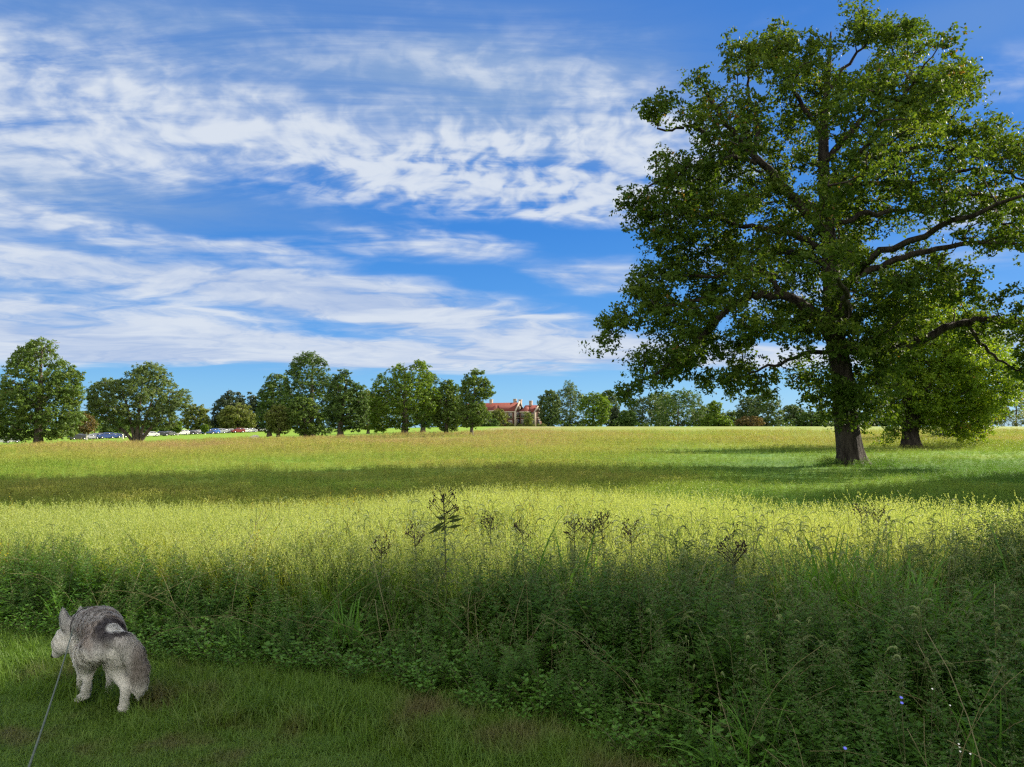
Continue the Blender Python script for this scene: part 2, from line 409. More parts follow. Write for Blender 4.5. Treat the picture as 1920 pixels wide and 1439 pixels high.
# ------------------------------------------------------------------ plants that nobody could count (instanced)
def scatter(name, protos, X, Y, rz, tilt, scl, pid, label, cat, zoff=0.0):
    n = len(X); Z = gz(X, Y) + zoff
    me = bpy.data.meshes.new(name); me.vertices.add(n)
    me.vertices.foreach_set('co', np.stack([X, Y, Z], 1).astype(np.float32).ravel())
    rot = np.stack([tilt[:, 0], tilt[:, 1], rz], 1).astype(np.float32)
    a = me.attributes.new('rot', 'FLOAT_VECTOR', 'POINT'); a.data.foreach_set('vector', rot.ravel())
    a = me.attributes.new('scl', 'FLOAT', 'POINT'); a.data.foreach_set('value', scl.astype(np.float32))
    a = me.attributes.new('pid', 'INT', 'POINT'); a.data.foreach_set('value', pid.astype(np.int32))
    o = bpy.data.objects.new(name, me); COL.objects.link(o)
    pc = bpy.data.collections.new(name + '_kinds')
    for k, pm in enumerate(protos):
        po = bpy.data.objects.new('%s_kind_%02d' % (name, k), pm); pc.objects.link(po)
    ng = bpy.data.node_groups.new(name + '_nodes', 'GeometryNodeTree')
    ng.interface.new_socket('Geometry', in_out='INPUT', socket_type='NodeSocketGeometry')
    ng.interface.new_socket('Geometry', in_out='OUTPUT', socket_type='NodeSocketGeometry')
    N, L = ng.nodes, ng.links
    gi = N.new('NodeGroupInput'); go = N.new('NodeGroupOutput'); ip = N.new('GeometryNodeInstanceOnPoints'); ci = N.new('GeometryNodeCollectionInfo')
    ci.inputs[0].default_value = pc; ci.inputs['Separate Children'].default_value = True; ci.inputs['Reset Children'].default_value = True
    def na(nm, typ):
        x = N.new('GeometryNodeInputNamedAttribute'); x.data_type = typ; x.inputs[0].default_value = nm; return x.outputs[0]
    L.new(gi.outputs[0], ip.inputs['Points']); L.new(ci.outputs[0], ip.inputs['Instance']); ip.inputs['Pick Instance'].default_value = True
    L.new(na('pid', 'INT'), ip.inputs['Instance Index'])
    e2r = N.new('FunctionNodeEulerToRotation'); L.new(na('rot', 'FLOAT_VECTOR'), e2r.inputs[0]); L.new(e2r.outputs[0], ip.inputs['Rotation'])
    L.new(na('scl', 'FLOAT'), ip.inputs['Scale']); L.new(ip.outputs[0], go.inputs[0])
    md = o.modifiers.new('scatter', 'NODES'); md.node_group = ng
    tag(o, label, cat, kind='stuff')
    return o

def blades(rng, n, rad, h, w, lean=.5, droop=.5, seg=3, hvar=.35, dirbias=(0, 0)):
    """curved tapering grass blades -> V, Q"""
    b = np.zeros((n, seg + 1, 2, 3)); ang = rng.uniform(0, 6.28, n); rr = rad * np.sqrt(rng.uniform(0, 1, n))
    base = np.stack([rr * np.cos(ang), rr * np.sin(ang), np.zeros(n)], 1)
    la = rng.uniform(0, 6.28, n); ld = np.stack([np.cos(la), np.sin(la), 0 * la], 1) + np.array([*dirbias, 0])
    H = h * (1 + rng.uniform(-hvar, hvar, n)); ln = lean * rng.uniform(.2, 1, n)
    side = np.stack([-ld[:, 1], ld[:, 0], 0 * la], 1); side /= np.linalg.norm(side, axis=1)[:, None] + 1e-9
    tw = rng.uniform(-.8, .8, n)
    side = side * np.cos(tw)[:, None] + np.cross(np.array([0, 0, 1.]), side) * np.sin(tw)[:, None]
    for s in range(seg + 1):
        t = s / seg
        c = base + ld * (H * ln * t ** 1.7)[:, None]; c[:, 2] += H * (t - droop * ln * t * t * t)
        ww = w * (1 - t ** 1.5 * .95) * (.7 + .3 * rng.uniform())
        b[:, s, 0] = c - side * ww / 2; b[:, s, 1] = c + side * ww / 2
    V = b.reshape(-1, 3); i = np.arange(n)[:, None] * (seg + 1) * 2 + np.arange(seg)[None] * 2
    Q = np.stack([i, i + 1, i + 3, i + 2], -1).reshape(-1, 4)
    tips = c
    return V, Q, tips, ld
def diamonds(P, A, B, L, W):
    """leaf-like quads: centre line P -> P + A*L, width W along B"""
    L = np.asarray(L)[:, None]; W = np.asarray(W)[:, None]
    V = np.stack([P, P + A * L * .45 + B * W / 2, P + A * L, P + A * L * .45 - B * W / 2], 1)
    return V.reshape(-1, 3), np.arange(len(P) * 4).reshape(-1, 4)
def unit(v): return v / (np.linalg.norm(v, axis=-1, keepdims=True) + 1e-9)

def two_mat_mesh(name, parts):
    """parts: list of (V, Q, mat)"""
    Vs, Qs, mi, mats = [], [], [], []
    n = 0
    for V, Q, m in parts:
        if m not in mats: mats.append(m)
        Vs.append(V); Qs.append(np.asarray(Q) + n); n += len(V); mi.append(np.full(len(Q), mats.index(m), np.int32))
    me = np_mesh(name, np.vstack(Vs), np.vstack(Qs))
    me.polygons.foreach_set('material_index', np.concatenate(mi))
    for m in mats: me.materials.append(m)
    return me
def seed_head(rng, tips, dirs, L, W, k=8):
    """loose feathery head: little quads around the last bit of a stem"""
    P = np.repeat(tips, k, 0); t = rng.uniform(0, 1, len(P)); D = np.repeat(dirs, k, 0)
    ax = unit(D * .5 + np.array([0, 0, 1.])); P = P + ax * (L * (t - .5))[:, None]
    a = unit(rng.normal(size=P.shape) * .8 + ax * 1.9); b = unit(np.cross(a, rng.normal(size=P.shape)))
    return diamonds(P, a, b, np.full(len(P), W * 3.6) * rng.uniform(.6, 1.2, len(P)), np.full(len(P), W))

def lawn_tuft(seed):
    rng = np.random.default_rng(seed); V, Q, _, _ = blades(rng, 60, .085, .036, .0032, 1.5, .5, 2)
    return two_mat_mesh('turf', [(V, Q, M_LAWN)])
def long_lawn_tuft(seed):
    rng = np.random.default_rng(seed); V, Q, _, _ = blades(rng, 40, .07, .14, .0045, 1.0, .6, 3)
    return two_mat_mesh('long_turf', [(V, Q, M_LAWN)])
def meadow_tuft(seed):
    rng = np.random.default_rng(seed); V, Q, t, d = blades(rng, 26, .16, .20, .010, .7, .5, 2)
    V2, Q2, t2, d2 = blades(rng, 7, .15, .30, .005, .35, .2, 2)
    V3, Q3 = seed_head(rng, t2, d2, .10, .016, 5)
    return two_mat_mesh('meadow_tuft', [(V, Q, M_MEADOW), (V2, Q2, M_MEADOW), (V3, Q3, M_MEADOWSEED)])
def tall_tuft(seed, kind):
    rng = np.random.default_rng(seed)
    V, Q, t, d = blades(rng, 34, .13, .50, .0085, .55, .55, 4, dirbias=(-.25, 0))
    V2, Q2, t2, d2 = blades(rng, 12 if kind else 5, .12, .70, .004, .32, .3, 4, .2, dirbias=(-.5, 0))
    V3, Q3 = seed_head(rng, t2, d2, .17, .0050, 18)
    return two_mat_mesh('tall_tuft', [(V, Q, M_TALL), (V2, Q2, M_TALL), (V3, Q3, M_TALLSEED)])
def bent_stem(rng, h, lean, droop, n=14, az=None):
    az = rng.uniform(0, 6.28) if az is None else az
    t = np.linspace(0, 1, n); d = np.array([math.cos(az), math.sin(az), 0])
    P = d * (lean * h * t ** 2)[:, None]; P[:, 2] = h * (t - droop * t ** 5)
    return P, d
def ribbon(P, w):
    """crossed thin quads along a path"""
    P = np.asarray(P); T = unit(np.gradient(P, axis=0)); a = unit(np.cross(T, [0.3, 1, .2])); b = np.cross(T, a)
    Vs, Qs, n = [], [], len(P); w = np.broadcast_to(w, (n,))[:, None]
    for k, s in enumerate((a, b)):
        Vs.append(np.stack([P - s * w / 2, P + s * w / 2], 1).reshape(-1, 3)); i = np.arange(n - 1) * 2
        Qs.append(np.stack([i, i + 1, i + 3, i + 2], -1) + k * 2 * n)
    return np.vstack(Vs), np.vstack(Qs)
def mugwort(seed):
    rng = np.random.default_rng(seed); h = 1.0
    P, d = bent_stem(rng, h, rng.uniform(.05, .3), rng.uniform(.0, .25), 22)
    SV, SQ = ribbon(P, np.linspace(.007, .002, len(P)))
    lv, tv = [], []
    for i in range(64):
        t = (i + 1) / 66; p = np.array([np.interp(t, np.linspace(0, 1, len(P)), P[:, k]) for k in range(3)])
        az = i * 2.4 + rng.uniform(-.3, .3); L = .16 * (1 - t) ** .8 + .028
        out = np.array([math.cos(az), math.sin(az), rng.uniform(.0, .55)]); out /= np.linalg.norm(out)
        side = np.cross(out, [0, 0, 1.]); side /= np.linalg.norm(side)
        nl = 5 if t < .7 else 2
        for k in range(nl):                                   # lobes of one feathered leaf
            s = (k + .6) / nl; base = p + out * L * s * .75 - np.array([0, 0, L * .5 * s * s])
            dr = unit(out * .9 + side * (.8 if k % 2 else -.8) * (1 if k < nl - 1 else 0) + rng.normal(size=3) * .18)
            lv.append((base, dr, unit(np.cross(dr, [0, 0, 1.]) + rng.normal(size=3) * .35), L * .5, L * .17))
        if t > .62:
            for k in range(5):
                dr = unit(out + rng.normal(size=3) * .6 + np.array([0, 0, .4]))
                tv.append((p + out * rng.uniform(0, .045 * (1.25 - t) * 2), dr, unit(np.cross(dr, rng.normal(size=3))), .014, .007))
    def pack(l):
        A = [np.array([x[k] for x in l]) for k in range(5)]
        return diamonds(*A)
    V1, Q1 = pack(lv); V2, Q2 = pack(tv)
    return two_mat_mesh('mugwort', [(SV, SQ, M_STEM), (V1, Q1, M_WEED), (V2, Q2, M_WEEDTIP)])
def herb(seed):
    """bushy leafy herb with three-lobed leaves"""
    rng = np.random.default_rng(seed); lv = []; parts = []
    for s in range(6):
        P, d = bent_stem(rng, rng.uniform(.3, .5), rng.uniform(.2, .8), .1, 8)
        parts.append((*ribbon(P, .004), M_STEM))
        for i in range(13):
            t = (i + 1.5) / 14.5; p = np.array([np.interp(t, np.linspace(0, 1, len(P)), P[:, k]) for k in range(3)])
            az = i * 2.4 + s; out = unit(np.array([math.cos(az), math.sin(az), rng.uniform(.1, .6)])); side = unit(np.cross(out, [0, 0, 1.]))
            L = rng.uniform(.035, .06); q = p + out * .02
            for k in (-1, 0, 1):
                dr = unit(out + side * .75 * k + rng.normal(size=3) * .12)
                lv.append((q, dr, unit(np.cross(dr, [0, 0, 1.]) + rng.normal(size=3) * .3), L * (1 if k == 0 else .8), L * .5))
    A = [np.array([x[k] for x in lv]) for k in range(5)]
    parts.append((*diamonds(*A), M_HERB))
    return two_mat_mesh('herb', parts)
def foxtail(seed, n=3):
    rng = np.random.default_rng(seed); parts = []
    V, Q, _, _ = blades(rng, 9, .05, .42, .011, .7, .8, 5); parts.append((V, Q, M_TALL))
    for s in range(n):
        h = rng.uniform(.8, 1.0); az = rng.normal(math.pi, .9); d = np.array([math.cos(az), math.sin(az), 0]); lean = rng.uniform(.05, .22)
        b = rng.normal(size=3) * .04; b[2] = 0
        t = np.linspace(0, 1, 10)[:, None]; P = b + d * lean * h * t ** 1.6 + np.array([0, 0, 1.]) * h * t
        a = np.linspace(0, rng.uniform(1.6, 3.0), 16); L = rng.uniform(.11, .17); seg = L / 16; pts = [P[-1]]
        a0 = math.atan2(lean, 1)
        for x in a: pts.append(pts[-1] + seg * (d * math.sin(a0 + x) + np.array([0, 0, math.cos(a0 + x)])))
        H = np.array(pts); parts.append((*ribbon(np.vstack([P, H[1:]]), .0028), M_STEM))
        k = 26; B = np.repeat(H, k, 0); T = np.repeat(unit(np.gradient(H, axis=0)), k, 0)
        env = np.repeat(np.sin(np.linspace(.25, 2.9, len(H))) ** .5, k)
        o = unit(np.cross(T, rng.normal(size=B.shape))); dr = unit(o + T * .55)
        parts.append((*diamonds(B, dr, unit(np.cross(dr, T)), .010 * env, .0022 * env + .0008), M_FOX))
    return two_mat_mesh('foxtail', parts)
def broad_clump(seed):
    rng = np.random.default_rng(seed); V, Q, _, _ = blades(rng, 16, .08, .75, .026, .75, .75, 7, .35)
    return two_mat_mesh('broad_grass', [(V, Q, M_BROAD)])
def yellow_weed(seed):
    rng = np.random.default_rng(seed); lv = []; parts = []
    for s in range(3):
        P, d = bent_stem(rng, rng.uniform(.5, .75), rng.uniform(0, .3), .05, 10); P[:, :2] += rng.normal(size=2) * .05
        parts.append((*ribbon(P, .004), M_STEM))
        for i in range(30):
            t = (i + 4) / 34; p = np.array([np.interp(t, np.linspace(0, 1, len(P)), P[:, k]) for k in range(3)])
            out = unit(np.array([math.cos(i * 2.4), math.sin(i * 2.4), .6]))
            lv.append((p, out, unit(np.cross(out, [0, 0, 1.])), .09 * (1.15 - t), .014))
    A = [np.array([x[k] for x in lv]) for k in range(5)]; parts.append((*diamonds(*A), M_YELLOWHERB))
    return two_mat_mesh('yellow_weed', parts)

def dead_stalks(seed):
    rng = np.random.default_rng(seed); parts = []
    for s in range(3):
        P, d = bent_stem(rng, rng.uniform(.5, 1.0), rng.uniform(.2, 1.3), rng.uniform(0, .3), 8); parts.append((*ribbon(P + rng.normal(size=3) * [.05, .05, 0], .0035), M_STRAW))
    return two_mat_mesh('dead_stalks', parts)
def rand_region(rng, n, y0, y1, umax=.86):
    """uniform points in the wedge seen by the camera and a step to the side"""
    y = np.sqrt(rng.uniform(y0 ** 2, y1 ** 2, n)); x = rng.uniform(-1, 1, n) * (umax * y + 1.0)
    return x, y
def put(name, protos, x, y, scl, label, cat, seed, tl=.08, zoff=0.0):
    rng = np.random.default_rng(seed); n = len(x)
    return scatter(name, protos, x, y, rng.uniform(0, 6.28, n), rng.normal(size=(n, 2)) * tl, scl * rng.uniform(.75, 1.2, n), rng.integers(0, len(protos), n), label, cat, zoff)

def build_vegetation():
    rng = np.random.default_rng(11)
    nz = sin_noise(rng, 1.4); nz2 = sin_noise(rng, 4.0)
    # mown path
    x = rng.uniform(-6.5, 3.0, 26000); y = rng.uniform(1.3, 7.0, 26000); k = y < yb(x) + .15 + .12 * nz(np.stack([x, y, 0 * x], 1))
    x, y = x[k], y[k]; thin = nz(np.stack([x, y, 0 * x + 3], 1)) < 1.55; x, y = x[thin], y[thin]
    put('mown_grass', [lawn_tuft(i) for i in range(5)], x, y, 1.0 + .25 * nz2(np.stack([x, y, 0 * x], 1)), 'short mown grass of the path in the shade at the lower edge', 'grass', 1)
    x = rng.uniform(-6.5, 3.0, 16000); y = yb(x) + rng.normal(-.10, .22, 16000); k = y > .8
    k &= (rng.uniform(0, 1, 16000) < .45); x, y = x[k], y[k]
    put('path_edge_grass', [long_lawn_tuft(i + 20) for i in range(5)], x, y, 1.0 + 0 * x, 'longer uncut grass fringe where the path meets the weeds', 'grass', 2, .12)
    # weeds of the shaded margin
    x, y = rand_region(rng, 15000, 1.4, 9.5); d = y - yb(x); u = x / y
    lim = np.interp(x, [-6, -3, 0, 2.5, 5], [6.7, 6.7, 6.6, 7.0, 6.9]) + .5 * nz(np.stack([x, y, 0 * x], 1))
    clearing = (((x - 2.45) / .65) ** 2 + ((y - 5.3) / .6) ** 2) < 1
    k = (d > .12) & ~(clearing & (rng.uniform(0, 1, len(x)) < .85)) & (y < lim) & (rng.uniform(0, 1, len(x)) < .55); x, y, d = x[k], y[k], d[k]
    s = np.clip(.34 + d * .34, .3, .74) * (1 + .10 * nz2(np.stack([x, y, 0 * x], 1)) + .15 * nz(np.stack([x, y, 0 * x], 1) * 2.2)) * np.interp(x, [-3, 1, 3], [.84, .98, 1.06])
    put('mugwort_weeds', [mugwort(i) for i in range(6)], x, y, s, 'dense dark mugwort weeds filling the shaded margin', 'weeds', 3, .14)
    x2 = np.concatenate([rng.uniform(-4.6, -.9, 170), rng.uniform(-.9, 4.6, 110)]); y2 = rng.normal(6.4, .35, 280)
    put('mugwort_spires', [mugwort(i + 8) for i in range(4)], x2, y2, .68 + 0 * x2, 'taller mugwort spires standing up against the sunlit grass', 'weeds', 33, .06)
    x, y = rand_region(rng, 9000, 1.4, 7.5); d = y - yb(x); k = (d > 0) & (d < 1.6) & (rng.uniform(0, 1, len(x)) < np.exp(-d * .9)); x, y, d = x[k], y[k], d[k]
    put('leafy_herbs', [herb(i + 50) for i in range(5)], x, y, .48 + .24 * d, 'low leafy herbs along the front of the weeds', 'herbs', 4, .15)
    # foxtails
    x, y = rand_region(rng, 2600, 2.2, 7.6); d = y - yb(x)
    k = (d > .45) & (rng.uniform(0, 1, len(x)) < np.interp(x / y, [-.5, -.3, -.1, .2, .6], [.12, .3, 1, .8, .6]) * np.interp(y, [2, 5, 6.5, 9], [.12, .35, .8, .5])); x, y, d = x[k], y[k], d[k]
    put('foxtail_grass', [foxtail(i + 70) for i in range(6)], x, y, np.clip(.50 + .11 * d, .4, .76), 'arching foxtail grass with furry seed heads among the weeds', 'grass', 5, .08)
    x = np.concatenate([rng.normal(2.45, .34, 46), rng.normal(.25, .35, 20), rng.normal(.9, .35, 10), rng.normal(-.75, .2, 6), rng.normal(-1.15, .15, 5)])
    y = np.concatenate([rng.normal(5.35, .36, 46), rng.normal(6.3, .35, 20), rng.normal(6.2, .3, 10), rng.normal(5.6, .2, 6), rng.normal(5.3, .12, 5)])
    put('broad_leaved_grass', [broad_clump(i + 90) for i in range(5)], x, y, 1.08 + 0 * x - .5 * ((y < 5.9) & (x < 0)) - .32 * (y > 5.9), 'clumps of coarse broad bladed grass standing out of the weeds', 'grass', 6)
    x, y = rand_region(rng, 520, 2.4, 7.4); k = y - yb(x) > .3; x, y = x[k], y[k]
    put('dead_stalks', [dead_stalks(i + 60) for i in range(5)], x, y, .72 + 0 * x, 'bent straw coloured dead stalks among the weeds', 'weeds', 35, .2)
    x, y = rand_region(rng, 300, 2.6, 6.6); k = (y - yb(x) > .15) & (nz(np.stack([x, y, 0 * x + 5], 1)) > -.2); x, y = x[k], y[k]
    put('arching_grass', [broad_clump(i + 95) for i in range(4)], x, y, np.clip(.45 + .18 * (y - yb(x)), .4, .8), 'single arching coarse grass clumps scattered through the weeds', 'grass', 36, .2)
    # tall sunlit grass
    x, y = rand_region(rng, 26000, 5.2, 13.5); e = tall_edge(x, y); d = y - yb(x)
    k = (y < e + .35 * nz(np.stack([x, y, 0 * x], 1))) & (d > 1.0) & (rng.uniform(0, 1, len(x)) < smooth01(4.9, 6.2, y)); x, y, e = x[k], y[k], e[k]
    s = .82 + .10 * nz2(np.stack([x, y, 0 * x], 1)) + .06 * nz(np.stack([x, y, 0 * x], 1)) - .12 * smooth01(.8, 0, e - y)
    put('tall_grass', [tall_tuft(i + 110, i % 2) for i in range(8)], x, y, s, 'tall pale yellow green grass lit by the sun in the middle of the meadow', 'grass', 7, .07)
    x, y = rand_region(rng, 1800, 6.6, 12.5); k = (y < tall_edge(x, y)) & (nz(np.stack([x, y * 1.5, 0 * x + 9], 1)) > .25) & (x < 1.2) ; x, y = x[k], y[k]
    put('yellow_weeds', [yellow_weed(i + 130) for i in range(4)], x, y, 1.0 + 0 * x, 'yellowing narrow leaved weeds in the tall grass', 'weeds', 8)
    # shorter meadow beyond
    n = 120000; y = np.exp(rng.uniform(math.log(7.8), math.log(170), n)); x = rng.uniform(-1, 1, n) * (.80 * y + 1)
    e = tall_edge(x, y); k = (y > e - .3) & (y < mown_from(x / y) + rng.normal(0, 1.2, n)); x, y = x[k], y[k]
    s = (.62 + .16 * nz2(np.stack([x, y, 0 * x], 1) * .4) + .12 * nz(np.stack([x, y, 0 * x], 1) * .5)).clip(.35, 1.1) * np.clip(y / 40, .85, 2.0)
    a = rng.uniform(0, 6.28, 220); r = rng.uniform(.95, 1.7, 220); x = np.r_[x, 14.64 + r * np.cos(a)]; y = np.r_[y, 33 + r * np.sin(a)]; s = np.r_[s, rng.uniform(.9, 1.5, 220)]
    u = x / y; s = s * (1 - .35 * smooth01(.15, .4, u) * smooth01(70, 40, y))
    put('meadow_grass', [meadow_tuft(i + 150) for i in range(8)], x, y, s, 'shorter mixed meadow grass with rusty seed heads reaching to the trees', 'grass', 9, .1)
build_vegetation()

# ------------------------------------------------------------------ trees
BARK_OAK = bark_mat('oak_bark', (.014, .011, .009), (.062, .052, .042), 2.2)
BARK_GREY = bark_mat('grey_bark', (.045, .038, .030), (.15, .13, .105), 3)
L_OAK = leaf_mat('oak_leaves', (.024, .056, .008), (.060, .108, .014), (.120, .160, .024), .42, .35, (.16, .10, .03), .03, .12, .62)
L_YELLOW = leaf_mat('yellowing_oak_leaves', (.055, .110, .009), (.130, .215, .016), (.23, .29, .026), .50, .4, (.20, .11, .03), .03)
L_OLIVE = leaf_mat('olive_leaves', (.042, .090, .016), (.092, .158, .030), (.165, .215, .050), .36, .5, (.20, .12, .04), .02)
L_GREEN = leaf_mat('bright_green_leaves', (.045, .095, .010), (.105, .185, .020), (.18, .25, .034), .42, .5)
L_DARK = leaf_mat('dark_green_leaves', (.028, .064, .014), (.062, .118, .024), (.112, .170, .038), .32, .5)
L_GREYGREEN = leaf_mat('grey_green_leaves', (.055, .095, .030), (.105, .160, .050), (.17, .22, .080), .38, .5)
L_FAR = leaf_mat('blue_green_leaves', (.040, .075, .026), (.075, .120, .040), (.125, .175, .062), .32, .5)
L_TAN = leaf_mat('tan_green_leaves', (.065, .100, .020), (.130, .165, .036), (.20, .215, .058), .35, .5)
L_RUST = leaf_mat('rusty_leaves', (.085, .060, .022), (.135, .095, .032), (.18, .14, .045), .3, .5)
L_PINE = leaf_mat('pine_needles', (.018, .038, .018), (.038, .062, .026), (.07, .095, .035), .15, .5)

def in_poly(P, poly):
    x, y = P[:, 0], P[:, 1]; n = len(poly); c = np.zeros(len(P), bool)
    for i in range(n):
        x1, y1 = poly[i]; x2, y2 = poly[(i + 1) % n]
        if y1 != y2: c ^= ((y1 > y) != (y2 > y)) & (x < (x2 - x1) * (y - y1) / (y2 - y1) + x1)
    return c
def poly_dist(P, poly):
    d = np.full(len(P), 1e9); n = len(poly)
    for i in range(n):
        a = np.array(poly[i], float); b = np.array(poly[(i + 1) % n], float); ab = b - a
        t = np.clip(((P - a) @ ab) / (ab @ ab + 1e-9), 0, 1); d = np.minimum(d, np.linalg.norm(P - (a + t[:, None] * ab), axis=1))
    return d

def crown_leaves(rng, C, rad, per, size, up=.35, flat=.75, aspect=.55):
    """leaf quads in clumps C (n,3) of radius rad"""
    n = len(C); cnt = per
    ns = max(3, int(round(cnt / 13)))                       # leaves sit in sprays, sprays in clumps
    S = np.repeat(C, ns, 0); rs = np.repeat(rad, ns); g = unit(rng.normal(size=S.shape)); so = g * (rng.uniform(0, 1, len(S)) ** .4 * rs * 1.08)[:, None]; so[:, 2] *= flat
    m = max(1, cnt // ns); P = np.repeat(S + so, m, 0); r = np.repeat(rs, m); so = np.repeat(so, m, 0)
    off = rng.normal(size=P.shape) * (r * .17)[:, None]; off[:, 2] *= .7
    P = P + off; off = so + off * 1.5
    out = unit(off + rng.normal(size=P.shape) * r[:, None] * .5)
    nrm = unit(out * .6 + rng.normal(size=P.shape) * .6 + np.array([0, 0, up]))
    a = unit(np.cross(nrm, rng.normal(size=P.shape))); b = np.cross(nrm, a)
    L = size * rng.uniform(.65, 1.3, len(P))
    return diamonds(P - a * (L * .5)[:, None], a, b, L, L * aspect)

def make_tree(name, label, cat, base, outline, trunks, limbs=(), D=None, px=True, clumps=200, rad=.6, per=60, leaf=.18,
              depth=.8, leafmat=None, bark=None, seed=0, holes=(), group=None, trunk_r=.35, flare=.5, shell=.7, gap=-.55,
              limb_r=.12, extra_limbs=0, skirt=(), twig_r=.022, up=.35, flat=.75, gapscale=2.2, tw_sides=4):
    """outline / trunks / limbs in photo pixels on the vertical plane at distance D (px=True) or in metres (x, z)
    relative to the base; crown depth follows from the distance to the outline"""
    rng = np.random.default_rng(seed)
    bx, by = base; bz = float(gz(bx, by))
    def conv(p):
        if px:
            q = unproj(p[0], p[1], D); return np.array([q[0] - bx, (p[2] if len(p) > 2 else 0.0), q[2] - bz])
        return np.array([p[0], (p[2] if len(p) > 2 else 0.0), p[1]])
    root = empty(name, (bx, by, bz)); tag(root, label, cat, group)
    poly = np.array([conv(p)[[0, 2]] for p in outline])
    # ---- skeleton: trunks and limbs
    nodes = []                                           # points of the skeleton that twigs can start from
    tm = MB()
    for tr, r0 in trunks:
        P = smooth_path([conv(p) for p in tr], 6); P[0, 2] -= .25
        L = np.concatenate([[0], np.cumsum(np.linalg.norm(np.diff(P, axis=0), axis=1))]); t = L / L[-1]
        rr = r0 * (1 - t) ** .75 * .92 + .03
        rr = rr * (1 + flare * np.exp(-L / (r0 * 1.1)))
        ph = rng.uniform(0, 6.28, 3)
        def mod(i, a, L=L, ph=ph, r0=r0):
            e = math.exp(-L[i] / (r0 * 1.3)); return 1 + e * .20 * np.sin(5 * a + ph[0]) + e * .1 * np.sin(3 * a + ph[1]) + .05 * np.sin(7 * a + ph[2] + L[i]) 
        tm.tube(P, rr, 20 if r0 > .4 else 9, mod=mod)
        k = L > L[-1] * .22; nodes += [(p, r) for p, r in zip(P[k], rr[k])]
    if limbs: tm.build('trunk', bark, root, True)
    lm_list = []
    for lb in limbs:
        pts, r0 = lb
        P = smooth_path([conv(p) for p in pts], 6)
        P[1:-1] += rng.normal(size=(len(P) - 2, 3)) * .05
        t = np.linspace(0, 1, len(P)); rr = r0 * (1 - t) ** .8 + .02
        m = MB(); m.tube(P, rr, 10 if r0 > .2 else 7); lm_list.append(m); nodes += [(p, r) for p, r in zip(P[2:], rr[2:])]
    zlo, zhi = poly[:, 1].min(), poly[:, 1].max(); W = (poly[:, 0].max() - poly[:, 0].min()) / 2
    trk = [n for n in nodes]
    for i in range(extra_limbs):
        p0, r0 = trk[rng.integers(0, len(trk) // 1)]
        az = rng.uniform(0, 6.28); ln = W * rng.uniform(.35, .8); d = np.array([math.cos(az) * .8, math.sin(az) * depth, rng.uniform(.15, .8)])
        pe = p0 + d * ln
        if not in_poly(np.array([[pe[0], pe[2]]]), poly)[0]: continue
        P = smooth_path([p0, p0 + d * ln * .35 + rng.normal(size=3) * .2, p0 + d * ln * .7 + [0, 0, ln * .1], p0 + d * ln + rng.normal(size=3) * .4], 4)
        t = np.linspace(0, 1, len(P)); rr = min(limb_r, r0 * .7) * (1 - t) ** .8 + .02
        m = MB(); m.tube(P, rr, 6); lm_list.append(m); nodes += [(p, r) for p, r in zip(P[1:], rr[1:])]
    if limbs:
        for m in lm_list: m.build('limb', bark, root, True)
    # ---- clump centres inside the outline
    lo, hi = poly.min(0), poly.max(0); C = np.zeros((0, 3)); gn = sin_noise(rng, gapscale * rad * 2); it = 0
    hol = [(conv((h[0], h[1]))[[0, 2]], (h[2] * D / FPX, h[3] * D / FPX)) for h in holes] if px else []
    dmax = None
    while len(C) < clumps and it < 60:
        it += 1
        Q = rng.uniform(lo, hi, (600, 2)); Q = Q[in_poly(Q, poly)]
        d = poly_dist(Q, poly)
        if dmax is None: dmax = d.max()
        Q, d = Q[d > rad * .35], d[d > rad * .35]
        hd = W * depth * np.clip(d / dmax, 0, 1) ** .75
        s = rng.uniform(-1, 1, len(Q)); s = np.sign(s) * np.abs(s) ** (1 - .45 * shell)
        P = np.stack([Q[:, 0], s * hd, Q[:, 1]], 1)
        keep = (gn(P) > gap) & (Q[:, 1] > zlo + rad * .5)
        for c, e in hol: keep &= (((Q[:, 0] - c[0]) / e[0]) ** 2 + ((Q[:, 1] - c[1]) / e[1]) ** 2) > rng.uniform(.8, 1.3, len(Q))
        P = P[keep]
        for p in P:
            if len(C) >= clumps: break
            if len(C) == 0 or np.min(np.linalg.norm((C - p) , axis=1)) > rad * (.75 if it < 30 else .45): C = np.vstack([C, p])
    for lb in limbs:                                     # every limb ends in foliage
        E = conv(lb[0][-1]); I = conv(lb[0][-2]); C = np.vstack([C, E + rng.normal(size=(3, 3)) * [.35, .5, .3], E + (I - E) * .35 + rng.normal(size=(2, 3)) * [.4, .5, .4]])
    for sp, n, y0, y1 in skirt:                          # sprays hanging round the trunk
        pl2 = np.array([conv(p)[[0, 2]] for p in sp]); Q = rng.uniform(pl2.min(0), pl2.max(0), (n * 6, 2)); Q = Q[in_poly(Q, pl2)][:n]
        C = np.vstack([C, np.stack([Q[:, 0], rng.uniform(y0, y1, len(Q)), Q[:, 1]], 1)])
    # ---- twigs from the nearest limb to every clump
    N = np.array([n[0] for n in nodes]); tw = MB()
    dist = np.array([np.min(np.linalg.norm(N - c, axis=1)) for c in C]); order = np.argsort(dist)
    NN = list(N); arr = np.array(NN); hz = arr[:, :2]
